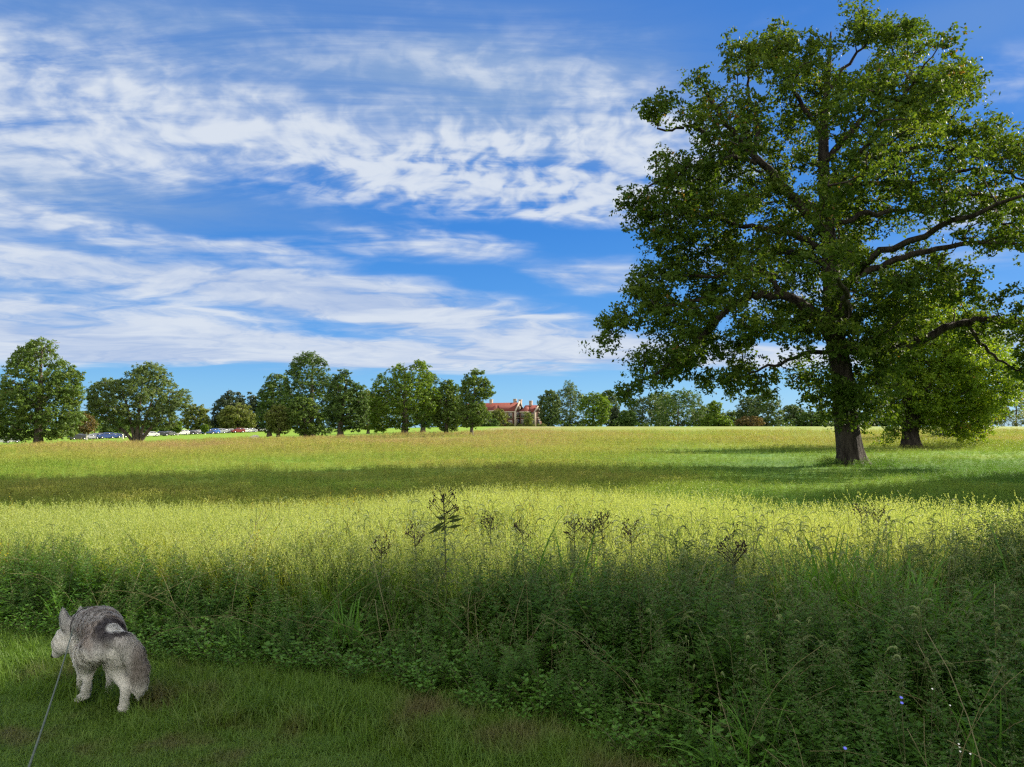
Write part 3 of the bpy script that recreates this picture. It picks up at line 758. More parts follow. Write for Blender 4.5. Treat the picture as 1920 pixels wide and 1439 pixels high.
    for ci in order:
        c = C[ci]; dd = np.linalg.norm(arr - c, axis=1) + .6 * np.maximum(0, arr[:, 2] - c[2])
        j = int(np.argmin(dd)); s = arr[j]; ln = np.linalg.norm(c - s)
        if ln < rad * .3: continue
        k = 4 if ln > 1 else 3
        t = np.linspace(0, 1, k)[:, None]; P = s + (c - s) * t; P[1:-1] += rng.normal(size=(k - 2, 3)) * ln * .08; P[1:-1, 2] += ln * .08
        r0 = twig_r * (1 + ln * .8); tw.tube(P, np.linspace(r0, twig_r * .4, k), tw_sides, cap=False)
        arr = np.vstack([arr, P[1:]])
    if not limbs:
        for m in lm_list: tw.q += [q + tw.n for q in m.q]; tw.t += [t + tw.n for t in m.t]; tw.v += m.v; tw.n += m.n
    if limbs: tw.build('branches', bark, root)
    else:
        tm.q += [q + tm.n for q in tw.q]; tm.t += [t + tm.n for t in tw.t]; tm.v += tw.v; tm.build('trunk', bark, root, True)
    rads = rad * rng.uniform(.7, 1.3, len(C))
    V, F = crown_leaves(rng, C, rads, per, leaf, up, flat)
    link_mesh('crown', np_mesh('crown', V, F), leafmat, root)
    return root

# the big oak
OAK_OUT = [(1585, 14), (1620, 34), (1660, 18), (1708, 38), (1722, 82), (1760, 108), (1805, 150), (1822, 170), (1820, 210), (1880, 238), (1915, 262), (1960, 330), (2010, 400), (2050, 500),
           (2060, 600), (2030, 680), (1960, 715), (1880, 680), (1800, 632), (1740, 645), (1690, 668), (1650, 735), (1632, 792), (1600, 800), (1560, 812), (1520, 770), (1505, 735), (1470, 715), (1430, 765), (1385, 735), (1330, 742),
           (1290, 718), (1240, 735), (1185, 757), (1150, 745), (1185, 705), (1140, 670), (1112, 655), (1118, 600), (1165, 560), (1185, 515), (1235, 480), (1205, 445), (1163, 400), (1172, 380), (1222, 345),
           (1212, 290), (1240, 262), (1205, 205), (1212, 182), (1268, 180), (1285, 135), (1282, 90), (1320, 95), (1362, 102), (1380, 78), (1425, 52), (1470, 76), (1512, 78), (1520, 50), (1550, 20)]
OAK_LIMBS = [
    ([(1568, 650), (1522, 585), (1475, 556), (1410, 556), (1355, 590), (1290, 660), (1225, 700), (1165, 740)], .34),
    ([(1475, 556), (1453, 540), (1445, 517), (1410, 504), (1341, 517), (1260, 520), (1200, 540)], .17),
    ([(1376, 569), (1330, 560), (1260, 575), (1190, 590), (1140, 620)], .12),
    ([(1552, 440), (1509, 396), (1466, 345), (1415, 293), (1376, 250), (1333, 190), (1307, 129)], .30),
    ([(1420, 306), (1395, 300), (1367, 297), (1341, 310), (1272, 319), (1208, 360), (1180, 392)], .14),
    ([(1376, 252), (1324, 250), (1294, 237), (1246, 245), (1215, 205)], .12),
    ([(1415, 293), (1420, 230), (1400, 160), (1405, 90)], .14),
    ([(1553, 400), (1585, 360), (1617, 327), (1673, 297), (1738, 271), (1811, 284), (1900, 262)], .22),
    ([(1542, 310), (1587, 258), (1626, 215), (1677, 198), (1703, 151), (1695, 60)], .20),
    ([(1548, 348), (1617, 345), (1725, 340), (1811, 319), (1910, 330), (1980, 380)], .15),
    ([(1560, 420), (1640, 400), (1746, 392), (1832, 366), (1930, 400)], .15),
    ([(1575, 650), (1630, 660), (1686, 654), (1728, 638), (1783, 613), (1839, 600), (1917, 605), (2000, 590), (2040, 600)], .34),
    ([(1811, 608), (1845, 649), (1884, 682), (1930, 700)], .10),
    ([(1562, 540), (1650, 500), (1740, 470), (1830, 455), (1930, 460), (2020, 480)], .22),
    ([(1556, 480), (1490, 440), (1410, 425), (1310, 405), (1210, 400)], .20),
    ([(1570, 660), (1510, 665), (1440, 690), (1370, 710)], .13),
    ([(1545, 260), (1500, 190), (1470, 130), (1440, 80)], .14),
    ([(1550, 180), (1590, 120), (1640, 60)], .12),
    ([(1572, 640), (1540, 600, -2.5), (1480, 590, -5.5), (1420, 570, -7.5)], .25),
    ([(1566, 560), (1600, 500, -2.5), (1680, 470, -5.5), (1740, 450, -7.5)], .24),
    ([(1566, 560), (1600, 520, 2.5), (1660, 480, 5.5), (1720, 440, 7.5)], .24),
    ([(1560, 500), (1530, 450, 2.5), (1480, 420, 5.5), (1420, 380, 7.5)], .24),
    ([(1550, 400), (1560, 340, -2), (1590, 280, -4), (1620, 220, -5.5)], .18),
    ([(1550, 400), (1520, 340, 2), (1480, 270, 4), (1450, 200, 5)], .18),
]
OAK_HOLES = [(1290, 268, 42, 20), (1400, 330, 22, 40), (1345, 275, 20, 18), (1430, 580, 62, 18), (1345, 560, 30, 12), (1240, 640, 28, 14), (1300, 690, 26, 10), (1640, 235, 20, 14), (1510, 330, 12, 30),
             (1590, 310, 14, 16), (1660, 365, 40, 8), (1840, 430, 70, 22), (1490, 480, 16, 10), (1470, 715, 22, 22), (1250, 480, 26, 12), (1760, 620, 26, 10), (1880, 640, 40, 14), (1620, 160, 10, 10), (1480, 120, 10, 12), (1720, 215, 12, 10)]
def build_oak():
    bx = (1600 - CX) / FPX * 33 * 1.0
    make_tree('oak_tree', 'great spreading oak with dark trunk standing alone at the right of the meadow', 'tree', (bx, 33.0), OAK_OUT,
              [([(1597, 873), (1588, 800), (1578, 700), (1564, 620), (1560, 540), (1552, 430), (1545, 330), (1545, 240), (1552, 150), (1558, 60)], .52)],
              [(l, r * .72) for l, r in OAK_LIMBS], D=33, clumps=1340, rad=.60, per=143, leaf=.165, depth=.72, leafmat=L_OAK, bark=BARK_OAK, seed=5, holes=OAK_HOLES,
              flare=.62, gap=-.36, skirt=[([(1490, 640), (1650, 640), (1660, 740), (1635, 800), (1560, 815), (1525, 780), (1490, 730)], 26, -2.0, .6), ([(1500, 560), (1640, 540), (1650, 660), (1490, 660)], 22, -2.6, -.8)], twig_r=.02, shell=.6, gapscale=1.6)
build_oak()

def mid_tree(label, basepx, D, outline, mat, seed, kind='leafy_tree', tr=.35, clumps=190, per=70, leaf=None, rad=None, trunks=None, bark=None, depth=.85, group=None, row=None, cat='tree', gap=-1.1, grow=1.07, **kw):
    d = unproj(basepx, 800, D); bx = d[0]
    bz = float(gz(bx, D)); e = D / FPX
    gx, gy = np.mean([p[0] for p in outline]), max(p[1] for p in outline)
    outline = [(gx + (p[0] - gx) * grow, gy + (p[1] - gy) * (1 + (grow - 1) * .5)) for p in outline]
    xs = [p[0] for p in outline]; ys = [p[1] for p in outline]; area = (max(xs) - min(xs)) * (max(ys) - min(ys)) * e * e
    clumps = int(clumps * 1.35); rad = rad or max(.25, (area / clumps) ** .5 * 1.12)
    leaf = leaf or max(.14, min(.6, 2.9 * e))
    brow = CY - FPX * math.tan(math.atan2(bz - EYE, D) - PITCH)
    if trunks is None:
        top = min(ys); trunks = [([(basepx, brow), (basepx + 1, (brow * 3 + top) / 4), ((basepx + sum(xs) / len(xs)) / 2, (brow + top) / 2), (sum(xs) / len(xs), top + (brow - top) * .12)], tr)]
    else:
        trunks = [([(p[0], min(p[1], brow) if i else brow) for i, p in enumerate(t)], r) for t, r in trunks]
    return make_tree(kind, label, cat, (bx, D), outline, trunks, D=D, clumps=clumps, rad=rad, per=per, leaf=leaf, depth=depth, leafmat=mat, bark=bark or BARK_GREY, seed=seed,
                     group=group, extra_limbs=kw.pop('extra', 8), twig_r=kw.pop('twig_r', .03), gap=gap, limb_r=.12, tw_sides=3, **kw)

def oval(cx, top, w, bot, n=14, sk=.0, taper=.0):
    out = []
    for i in range(n):
        a = i / n * 2 * math.pi; y = -math.cos(a); xx = math.sin(a)
        ww = w * (1 + taper * y)
        out.append((cx + xx * ww / 2, (top + bot) / 2 + y * (bot - top) / 2))
    return out
G_MID = 'broadleaf trees along the edge of the mown lawn'
G_FAR = 'trees of the far treeline beyond the field'
def build_trees():
    # second and third oak behind the big one
    mid_tree('yellow green oak with low sweeping boughs just behind the great oak', 1706, 61,
             [(1700, 545), (1760, 560), (1830, 600), (1880, 650), (1903, 700), (1908, 745), (1880, 778), (1850, 790), (1835, 836), (1800, 832), (1770, 815), (1730, 812), (1690, 818), (1668, 838), (1655, 826), (1668, 790), (1640, 740), (1632, 680), (1650, 610)],
             L_YELLOW, 21, 'oak_tree', .72, 520, 130, .20, .85, bark=BARK_OAK, extra=16, flare=.75,
             trunks=[([(1708, 842), (1706, 790), (1702, 720), (1712, 640), (1730, 580)], .62), ([(1706, 760), (1750, 690), (1810, 650), (1850, 640)], .3)])
    mid_tree('dark oak half hidden behind the yellow green oak', 1772, 84, [(1760, 690), (1800, 680), (1840, 720), (1870, 760), (1850, 815), (1800, 826), (1750, 822), (1735, 780), (1740, 720)],
             L_OLIVE, 22, 'oak_tree', .5, 200, 90, None, trunks=[([(1772, 832), (1772, 800), (1775, 740), (1790, 700)], .5)])
    # left
    mid_tree('broad conical tree with a pale trunk, leftmost on the lawn edge', 72, 88,
             [(80, 640), (100, 648), (112, 672), (128, 690), (150, 700), (146, 725), (152, 745), (146, 765), (156, 790), (135, 822), (100, 828), (60, 822), (20, 830), (-12, 818), (-20, 780), (-8, 742), (6, 720), (18, 690), (30, 668), (52, 650)],
             L_OLIVE, 31, 'leafy_tree', .52, 420, 110, .23, depth=.8, extra=14, flare=.5, gap=-.8)
    mid_tree('low spreading tree with several leaning stems on the lawn', 250, 98,
             [(282, 683), (300, 690), (318, 700), (335, 725), (350, 745), (345, 765), (330, 775), (325, 800), (322, 806), (300, 804), (270, 799), (240, 799), (210, 806), (185, 796), (172, 770), (170, 735), (180, 722), (205, 712), (232, 715), (250, 700), (262, 688)],
             L_GREYGREEN, 32, 'multi_stem_tree', .3, 360, 110, .22, depth=.75, gap=-.7,
             trunks=[([(252, 833), (236, 812), (222, 800), (200, 790)], .22), ([(254, 833), (247, 800), (238, 760), (225, 735)], .26), ([(257, 833), (258, 800), (262, 760), (268, 720)], .28), ([(260, 833), (275, 812), (292, 790), (306, 750)], .26), ([(262, 833), (268, 800), (282, 760), (296, 715)], .2)])
    specs = [
        ('small round tree standing alone behind the parked cars', 365, 278, oval(367, 757, 52, 812), L_TAN, 'leafy_tree', .3, 110, None),
        ('dark pine with layered top, leftmost of the pine clump', 428, 292, [(432, 728), (440, 742), (452, 760), (458, 790), (450, 812), (400, 812), (392, 790), (398, 768), (412, 750), (424, 740)], L_PINE, 'pine_tree', .4, 150, None),
        ('dark pine in the middle of the pine clump', 455, 300, [(447, 734), (456, 748), (466, 770), (470, 812), (430, 812), (432, 770), (441, 748)], L_PINE, 'pine_tree', .35, 110, None),
        ('dark pine with a pointed tip beside the tall dark tree', 470, 296, [(469, 733), (480, 745), (492, 770), (498, 812), (446, 812), (450, 775), (460, 748)], L_PINE, 'pine_tree', .35, 130, None),
        ('tan green broadleaf tree in front of the pines', 440, 284, oval(446, 758, 72, 811, taper=.15), L_TAN, 'leafy_tree', .3, 150, None),
        ('dark rounded tree left of the tallest tree in the group', 505, 140, [(508, 700), (530, 702), (545, 730), (548, 780), (535, 812), (500, 814), (484, 790), (484, 755), (492, 725)], L_DARK, 'leafy_tree', .42, 210, None),
        ('tallest dark crowned tree of the middle group', 583, 128, [(575, 664), (590, 663), (600, 676), (612, 680), (622, 712), (640, 745), (642, 770), (630, 800), (615, 817), (580, 812), (550, 800), (538, 770), (532, 735), (540, 705), (550, 680), (562, 672)], L_DARK, 'leafy_tree', .55, 360, None),
        ('small shaggy olive tree in front of the dark rounded tree', 521, 112, [(520, 758), (536, 764), (546, 780), (545, 805), (535, 816), (512, 812), (500, 800), (498, 780), (508, 766)], L_TAN, 'leafy_tree', .28, 110, None),
        ('small spreading olive tree below the tallest tree', 572, 112, [(560, 746), (580, 748), (600, 765), (605, 790), (598, 815), (575, 820), (555, 812), (540, 795), (536, 770), (545, 752)], L_OLIVE, 'leafy_tree', .26, 170, None),
        ('dark tree with a stout trunk right of the tallest tree', 638, 116, [(642, 697), (656, 700), (660, 716), (680, 725), (688, 750), (690, 790), (670, 812), (640, 808), (618, 800), (612, 770), (618, 730), (628, 706)], L_DARK, 'leafy_tree', .46, 270, None),
        ('olive tree filling the gap beside the bright green tree', 690, 150, [(690, 730), (705, 740), (715, 770), (712, 806), (680, 808), (668, 790), (670, 755)], L_TAN, 'leafy_tree', .3, 120, None),
        ('large bright green tree with a broad uneven crown', 759, 124, [(790, 678), (804, 690), (806, 715), (820, 740), (820, 765), (806, 790), (790, 795), (775, 800), (770, 808), (745, 806), (720, 812), (700, 808), (690, 780), (694, 745), (706, 712), (720, 702), (735, 696), (752, 684), (765, 690), (778, 680)], L_GREEN, 'leafy_tree', .55, 420, None),
        ('dark tree whose trunk stands behind the bright green tree', 793, 158, [(800, 700), (816, 702), (820, 720), (828, 760), (822, 795), (800, 804), (775, 800), (770, 760), (782, 720)], L_DARK, 'leafy_tree', .5, 170, None),
        ('dark oval tree between the bright green and the layered tree', 837, 126, [(840, 712), (856, 722), (866, 750), (868, 785), (855, 806), (830, 810), (815, 795), (813, 760), (820, 730), (830, 716)], L_OLIVE, 'leafy_tree', .36, 240, None),
        ('slender layered tree nearest the red roofed mansion', 884, 112, [(892, 695), (906, 700), (912, 715), (924, 728), (925, 742), (912, 750), (922, 765), (922, 785), (905, 797), (885, 804), (862, 800), (852, 785), (858, 762), (866, 750), (860, 730), (866, 712), (880, 700)], L_OLIVE, 'leafy_tree', .27, 250, None),
    ]
    for i, (lab, bp, D, out, mat, kind, tr, n, _) in enumerate(specs):
        mid_tree(lab, bp, D, out, mat, 40 + i, kind, tr, n, 90, group=G_MID if D < 200 else 'trees round the car park', flat=.45 if kind == 'pine_tree' else .75)
    # around the mansion
    mid_tree('orange tinged small tree covering the left corner of the mansion', 934, 372, oval(934, 768, 34, 803), L_TAN, 61, 'leafy_tree', .25, 70, 60)
    mid_tree('dark evergreen bush at the foot of the orange tinged tree', 920, 365, oval(920, 786, 34, 804), L_DARK, 62, 'bush', .15, 60, 60, cat='bush')
    mid_tree('bare looking small tree in front of the mansion gables', 990, 380, oval(989, 772, 20, 802), L_TAN, 63, 'leafy_tree', .2, 40, 40, gap=-.2)
    for i, (p, w, t) in enumerate([(939, 10, 795), (953, 11, 793), (960, 8, 795), (975, 9, 796), (997, 10, 795), (1008, 9, 796), (1018, 12, 796)]):
        mid_tree('clipped pale green shrub, %s along the mansion front' % ['first', 'second', 'third', 'fourth', 'fifth', 'sixth', 'seventh'][i], p, 378, oval(p, t, w, 804), L_TAN, 70 + i, 'shrub', .12, 26, 50, group='shrubs along the mansion front', extra=2, cat='shrub')
    # far treeline, left to right
    far = [
        ('grey green tree touching the right end of the mansion', 1032, oval(1030, 738, 34, 803), L_GREYGREEN, .3), ('tall grey green tree with a pointed top right of the mansion', 1068, [(1068, 725), (1082, 738), (1098, 752), (1104, 780), (1098, 803), (1048, 803), (1038, 775), (1046, 748), (1058, 738)], L_GREYGREEN, .4),
        ('green rounded tree in the second place right of the mansion', 1112, oval(1114, 742, 50, 803), L_GREEN, .35), ('sparse grey green tree under the tip of the lowest oak bough', 1138, oval(1140, 740, 34, 803), L_GREYGREEN, .3),
        ('small dark conifer on the skyline under the bough tip', 1155, [(1155, 767), (1161, 780), (1166, 804), (1143, 804), (1149, 780)], L_PINE, .25), ('low dark bushy tree between the conifer and the wide tree', 1175, oval(1176, 772, 28, 804), L_DARK, .2),
        ('wide pale green tree right of the small conifer', 1203, [(1190, 756), (1205, 750), (1222, 745), (1232, 760), (1236, 804), (1180, 804), (1178, 775)], L_GREYGREEN, .35), ('dark domed tree, highest of the middle treeline', 1270, [(1262, 745), (1285, 738), (1302, 748), (1312, 770), (1318, 804), (1236, 804), (1236, 770), (1245, 752)], L_DARK, .5),
        ('olive tree leaning against the dark domed tree', 1240, oval(1242, 742, 44, 804), L_OLIVE, .35), ('rounded green tree right of the dark domed tree', 1322, oval(1320, 764, 40, 804), L_OLIVE, .3),
        ('small tree with a tufted top on the skyline', 1341, [(1341, 757), (1352, 765), (1350, 778), (1366, 790), (1366, 804), (1322, 804), (1322, 785), (1334, 776), (1331, 764)], L_GREEN, .25), ('low hedge like tree right of the tufted one', 1372, oval(1372, 774, 44, 804), L_OLIVE, .25),
        ('grey green tree with long drooping sprays near the rusty bush', 1408, [(1400, 748), (1416, 756), (1420, 775), (1418, 804), (1386, 804), (1384, 770), (1390, 756)], L_GREYGREEN, .3), ('tall feathery grey green tree beside the rusty bush', 1438, [(1436, 738), (1452, 746), (1460, 764), (1462, 804), (1412, 804), (1414, 768), (1424, 744)], L_GREYGREEN, .35),
        ('rounded grey green tree left of the oak skirts', 1486, oval(1486, 764, 40, 804), L_GREYGREEN, .3), ('low dark tree behind the skirts of the great oak', 1520, oval(1520, 776, 50, 804), L_DARK, .25),
        ('dark tree seen past the left side of the oak trunk', 1560, oval(1558, 772, 56, 804), L_OLIVE, .3), ('low green tree seen between the two oak trunks', 1640, oval(1640, 774, 60, 803), L_DARK, .3),
        ('grey green tree beyond the second oak trunk', 1690, oval(1692, 766, 60, 803), L_GREYGREEN, .3), ('dark tree showing under the boughs of the yellow green oak', 1750, oval(1752, 765, 76, 803), L_DARK, .3),
        ('tan green tree on the skyline at the right edge', 1905, [(1905, 690), (1925, 700), (1945, 740), (1945, 804), (1870, 804), (1872, 760), (1886, 720)], L_TAN, .4), ('dark tree on the skyline right of the second oak', 1850, oval(1850, 750, 60, 803), L_DARK, .35),
    ]
    for i, (lab, p, out, mat, tr) in enumerate(far):
        mid_tree(lab, p, 395 + (i * 37) % 60, out, L_FAR if mat is L_GREYGREEN else mat, 100 + i, 'pine_tree' if 'conifer' in lab else 'leafy_tree', tr, 140, 88, group=G_FAR, extra=6, leaf=.7, grow=1.28)
    mid_tree('rust coloured bush in the far treeline', 1408, 385, oval(1406, 780, 50, 804), L_RUST, 141, 'bush', .15, 80, 60, cat='bush')
    rg = np.random.default_rng(91)
    hx, hz_, hy = [], [], []
    C = []
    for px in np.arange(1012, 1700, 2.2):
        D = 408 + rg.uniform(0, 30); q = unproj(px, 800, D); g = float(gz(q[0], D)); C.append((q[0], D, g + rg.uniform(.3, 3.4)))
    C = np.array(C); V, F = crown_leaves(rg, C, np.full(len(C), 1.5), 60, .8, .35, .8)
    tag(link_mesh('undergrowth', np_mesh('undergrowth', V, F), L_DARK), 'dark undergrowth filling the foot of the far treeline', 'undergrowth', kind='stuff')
    # young lawn trees
    for i, (p, D, w, t, lab) in enumerate([(162, 190, 34, 772, 'orange tinged young tree with white guard beside the dark cars'), (230, 185, 22, 770, 'pale trunked young tree seen behind the multi stem tree'), (333, 235, 16, 790, 'slim young tree left of the white parked car'), (384, 232, 14, 796, 'tiny bright green young tree in front of the blue car')]):
        mid_tree(lab, p, D, oval(p, t, w, 812 if D > 200 else 814), [L_RUST, L_OLIVE, L_GREEN, L_GREEN][i], 150 + i, 'young_tree', .16, 60, 60, group='young trees on the lawn by the cars', bark=M_PALEBARK, extra=3)
    # backing wood beyond the left trees
    rng = np.random.default_rng(77)
    wood = [('dark tree of the wood behind the car park, %s' % s, p, w, t) for s, p, w, t in [
        ('behind the leftmost conical tree', 20, 110, 770), ('just right of the conical tree', 150, 80, 772), ('showing through the multi stem tree', 205, 60, 782), ('right behind the multi stem tree', 262, 70, 790),
        ('left of the small round tree', 318, 40, 795), ('between round tree and pines', 398, 40, 790), ('behind the small olive tree', 530, 100, 735), ('behind the stout trunked tree', 665, 110, 735), ('behind the bright green tree', 725, 110, 735),
        ('behind the dark oval tree', 822, 90, 745), ('behind the slender layered tree', 872, 70, 762)]]
    for i, (lab, p, w, t) in enumerate(wood):
        mid_tree(lab, p, 300 + 20 * (i % 3), oval(p, t, w, 816 if p < 400 else 806), [L_DARK, L_OLIVE, L_GREYGREEN][i % 3], 170 + i, 'leafy_tree', .3, 110, 70, group='trees of the wood behind the car park', extra=5, leaf=.65)
M_PALEBARK = flat_mat('pale_trunk_guard', (.5, .47, .42), .8, .1)
build_trees()

# trees standing to the right outside the picture: they throw the long shadows
def side_tree(label, x, y, w, z0, z1, seed, n=420, group='trees beyond the right edge that shade the meadow'):
    out = [(math.sin(a) * w * (1 - .15 * -math.cos(a)), (z0 + z1) / 2 - math.cos(a) * (z1 - z0) / 2) for a in np.arange(16) / 16 * 2 * math.pi]
    make_tree('leafy_tree', label, 'tree', (x, y), out, [([(0, 0), (.2, z0), (-.2, (z0 + z1) / 2), (0, z1 * .93)], .5)], px=False, clumps=n, rad=1.05, per=130, leaf=.24, depth=.95,
              leafmat=L_OAK, bark=BARK_OAK, seed=seed, extra_limbs=14, gap=-1.2, group=group, twig_r=.03)
side_tree('tall oak beyond the right edge, nearest the camera', 18.5, 8.1, 7.9, 4.0, 18.5, 201, 1250)
side_tree('tall oak beyond the right edge beside the shaded grass', 34.5, 30.5, 5.0, 2.5, 15.5, 202)
side_tree('tall oak beside the path behind the camera on the right', 21.5, .2, 8.0, 2.5, 18.5, 203, 900)

# ------------------------------------------------------------------ mansion
M_BRICK = flat_mat('red_brown_brick', (.095, .045, .036), .9, .1, var=.25, nscale=9)
M_STONE = flat_mat('pale_stone_trim', (.36, .30, .24), .85, .1, var=.1)
M_TILE = flat_mat('red_roof_tiles', (.125, .034, .026), .85, .2, var=.22, nscale=3)
M_GLASS = flat_mat('dark_window_glass', (.03, .035, .045), .1, .6, var=.05)
def build_mansion():
    D0 = 402.0; d = unproj(967, 800, D0); x0 = d[0]; z0 = float(gz(x0, D0)) - .1
    phi = R(30)
    root = empty('mansion', (x0, D0, z0), -phi)          # local +x along the ridge, -y towards the camera
    tag(root, 'red roofed brick mansion with stone trimmed gables and tall chimneys on the skyline', 'building')
    def block(x1, x2, y1, y2, eave, ridge, axis='x', nm='wall'):
        b = MB(); b.box(((x1 + x2) / 2, (y1 + y2) / 2, eave / 2), (x2 - x1, y2 - y1, eave))
        ym = (y1 + y2) / 2; xm = (x1 + x2) / 2
        if axis == 'x':                                   # gable wall triangles
            for x in (x1, x2 - .35):
                b.add([[x, y1, eave], [x, y2, eave], [x, ym, ridge], [x + .35, y1, eave], [x + .35, y2, eave], [x + .35, ym, ridge]], [[0, 1, 4, 3], [1, 2, 5, 4], [2, 0, 3, 5]], [[0, 2, 1], [3, 4, 5]])
        w = b.build(nm, M_BRICK, root)
        r = MB(); t = .3; o = .25
        if axis == 'x':
            for s, ya in ((-1, y1 - o), (1, y2 + o)):
                e = eave - o * (ridge - eave) / ((y2 - y1) / 2)
                V = [[x1 + .36, ya, e], [x2 - .36, ya, e], [x2 - .36, ym, ridge - .05], [x1 + .36, ym, ridge - .05]]
                V += [[v[0], v[1], v[2] + t] for v in V]
                r.add(V, [[0, 1, 2, 3], [7, 6, 5, 4], [0, 4, 5, 1], [1, 5, 6, 2], [2, 6, 7, 3], [3, 7, 4, 0]])
        else:                                             # hipped roof leaning back against the main one
            V = [[x1 - o, y1 - o, eave + .02], [x2 + o, y1 - o, eave + .02], [x2 + o, y2, eave + .02], [x1 - o, y2, eave + .02], [xm, y1 + (x2 - x1) * .4, ridge], [xm, y2 + 2.5, ridge]]
            r.add(V, [[3, 0, 4, 5], [1, 2, 5, 4]], [[0, 1, 4], [2, 3, 5]])
        rf = r.build('roof', M_TILE, root)
        return w, rf
    def coping(x, y1, y2, eave, ridge):
        m = MB(); ym = (y1 + y2) / 2
        for ya in (y1 - .3, y2 + .3):
            V = []
            for dx in (-.25, .55):
                V += [[x + dx, ya, eave - .4], [x + dx, ym, ridge + .35], [x + dx, ym, ridge + .95], [x + dx, ya, eave + .3]]
            m.add(V, [[0, 1, 2, 3], [7, 6, 5, 4], [0, 4, 5, 1], [1, 5, 6, 2], [2, 6, 7, 3], [3, 7, 4, 0]])
        m.build('gable_coping', M_STONE, root)
    def window(x, y, z, w, h, face, mull=2):
        f = MB(); g = MB()
        if face == 'y':
            f.box((x, y - .08, z), (w + .4, .22, h + .4)); g.box((x, y - .21, z), (w, .06, h))
            for k in range(1, mull): g2 = MB(); f.box((x - w / 2 + w * k / mull, y - .26, z), (.16, .06, h))
            f.box((x, y - .26, z + h * .12), (w, .06, .14))
        else:
            f.box((x + .08, y, z), (.22, w + .4, h + .4)); g.box((x + .21, y, z), (.06, w, h))
            for k in range(1, mull): f.box((x + .26, y - w / 2 + w * k / mull, z), (.06, .16, h))
            f.box((x + .26, y, z + h * .12), (.06, w, .14))
        fo = f.build('window', M_STONE, root); g.build('pane', M_GLASS, fo)
    # main wing and its gable facing the sun
    block(-34, 0, 0, 8, 8.4, 12.6); coping(-.1, 0, 8, 8.4, 12.6)
    # right wing set back
    block(1.0, 9.4, 4, 12, 7.9, 11.2); coping(9.3, 4, 12, 7.9, 11.2)
    block(-14.5, -9.5, -3.2, 0, 8.6, 11.4, 'h'); block(2.2, 6.6, .6, 4, 8.0, 10.6, 'h')
    q = MB()
    for x, y in ((0, 0), (0, 8), (9.4, 4), (9.4, 12)): q.box((x - .2, y, 4.1), (.9, .9, 8.2))
    q.box((-17, -.1, 7.9), (33.5, .35, .55)); q.box((-12, -3.3, 8.3), (5.6, .4, .8)); q.box((-9.4, -1.6, 8.3), (.4, 3.0, .8)); q.box((4.4, .5, 7.7), (5.0, .4, .7)); q.box((6.7, 2.3, 7.7), (.4, 3.2, .7)); q.box((.12, 4, 4.9), (.2, 7.0, .4)); q.box((9.52, 8, 4.9), (.2, 7.0, .4))
    q.build('stone_trim', M_STONE, root)
    for z, h in ((2.4, 3.0), (6.3, 2.4)):
        for y in (2.0, 5.8): window(0.0, y, z, 2.2, h, 'x')
        window(9.4, 8, z, 2.2, h, 'x')
    window(0.0, 4, 9.6, 1.2, 1.7, 'x'); window(9.4, 8, 9.0, 1.1, 1.5, 'x')
    for x in (-3.2, -7.0, -18, -23, -28):
        for z, h in ((2.4, 1.8), (5.9, 2.6)): window(x, 0, z, 1.9, h, 'y')
    for z, h in ((2.3, 2.8), (6.0, 2.2)):
        window(-9.5, -1.6, z, 1.8, h, 'x'); window(-12, -3.2, z, 3.0, h, 'y', 3); window(4.4, .6, z, 2.6, h, 'y', 3); window(6.6, 2.2, z, 1.7, h, 'x'); window(8.0, 4, z, 1.2, h, 'y')
    for x, y, zt, zb in ((-17.5, 4, 14.6, 10), (-3.4, 5.2, 14.6, 11), (-1.3, 7.2, 14.3, 9), (4.6, 8, 13.6, 9.5), (-30, 4, 14.6, 10)):
        m = MB(); m.box((x, y, (zt + zb) / 2), (1.25, 1.5, zt - zb)); c = m.build('chimney', M_BRICK2, root)
        m = MB(); m.box((x, y, zt + .12), (1.55, 1.8, .24)); m.box((x, y, zt - .6), (1.4, 1.65, .16)); m.build('cap', M_STONE, c)
M_BRICK2 = flat_mat('pinkish_brick', (.28, .20, .16), .9, .1, var=.15)
build_mansion()

# ------------------------------------------------------------------ parked cars
M_TYRE = flat_mat('tyre_rubber', (.02, .02, .02), .8, .2); M_RIM = flat_mat('grey_wheel_rim', (.45, .45, .47), .35, .5, .8)
M_LAMP = flat_mat('clear_lamp', (.7, .7, .7), .1, .6); M_TAIL = flat_mat('red_lamp', (.35, .02, .02), .2, .6)
def paint(name, c): return flat_mat(name, c, .25, .6, var=.02)
PAINT = {'white': paint('white_paint', (.50, .50, .49)), 'silver': paint('silver_paint', (.26, .275, .29)), 'black': paint('black_paint', (.02, .02, .025)), 'dark blue': paint('dark_blue_paint', (.02, .045, .16)), 'blue': paint('blue_paint', (.04, .13, .42)), 'grey': paint('grey_paint', (.12, .125, .135)), 'dark red': paint('dark_red_paint', (.16, .02, .02))}
def extrude_profile(pts, w0, w1=None, hi=None):
    """side profile (y, z) extruded over x, narrower at the top when w1 is given"""
    n = len(pts); V = []
    for s in (-1, 1):
        for y, z in pts:
            f = 0 if hi is None else min(1, max(0, (z - hi[0]) / (hi[1] - hi[0]))); V.append([s * ((1 - f) * w0 + f * (w1 or w0)) / 2, y, z])
    bm = bmesh.new(); vs = [bm.verts.new(v) for v in V]
    bm.faces.new(vs[:n][::-1]); bm.faces.new(vs[n:])
    for i in range(n): bm.faces.new([vs[i], vs[(i + 1) % n], vs[n + (i + 1) % n], vs[n + i]])
    bmesh.ops.recalc_face_normals(bm, faces=bm.faces); bmesh.ops.bevel(bm, geom=bm.edges[:], offset=.05, segments=2, affect='EDGES', profile=.6)
    return bm
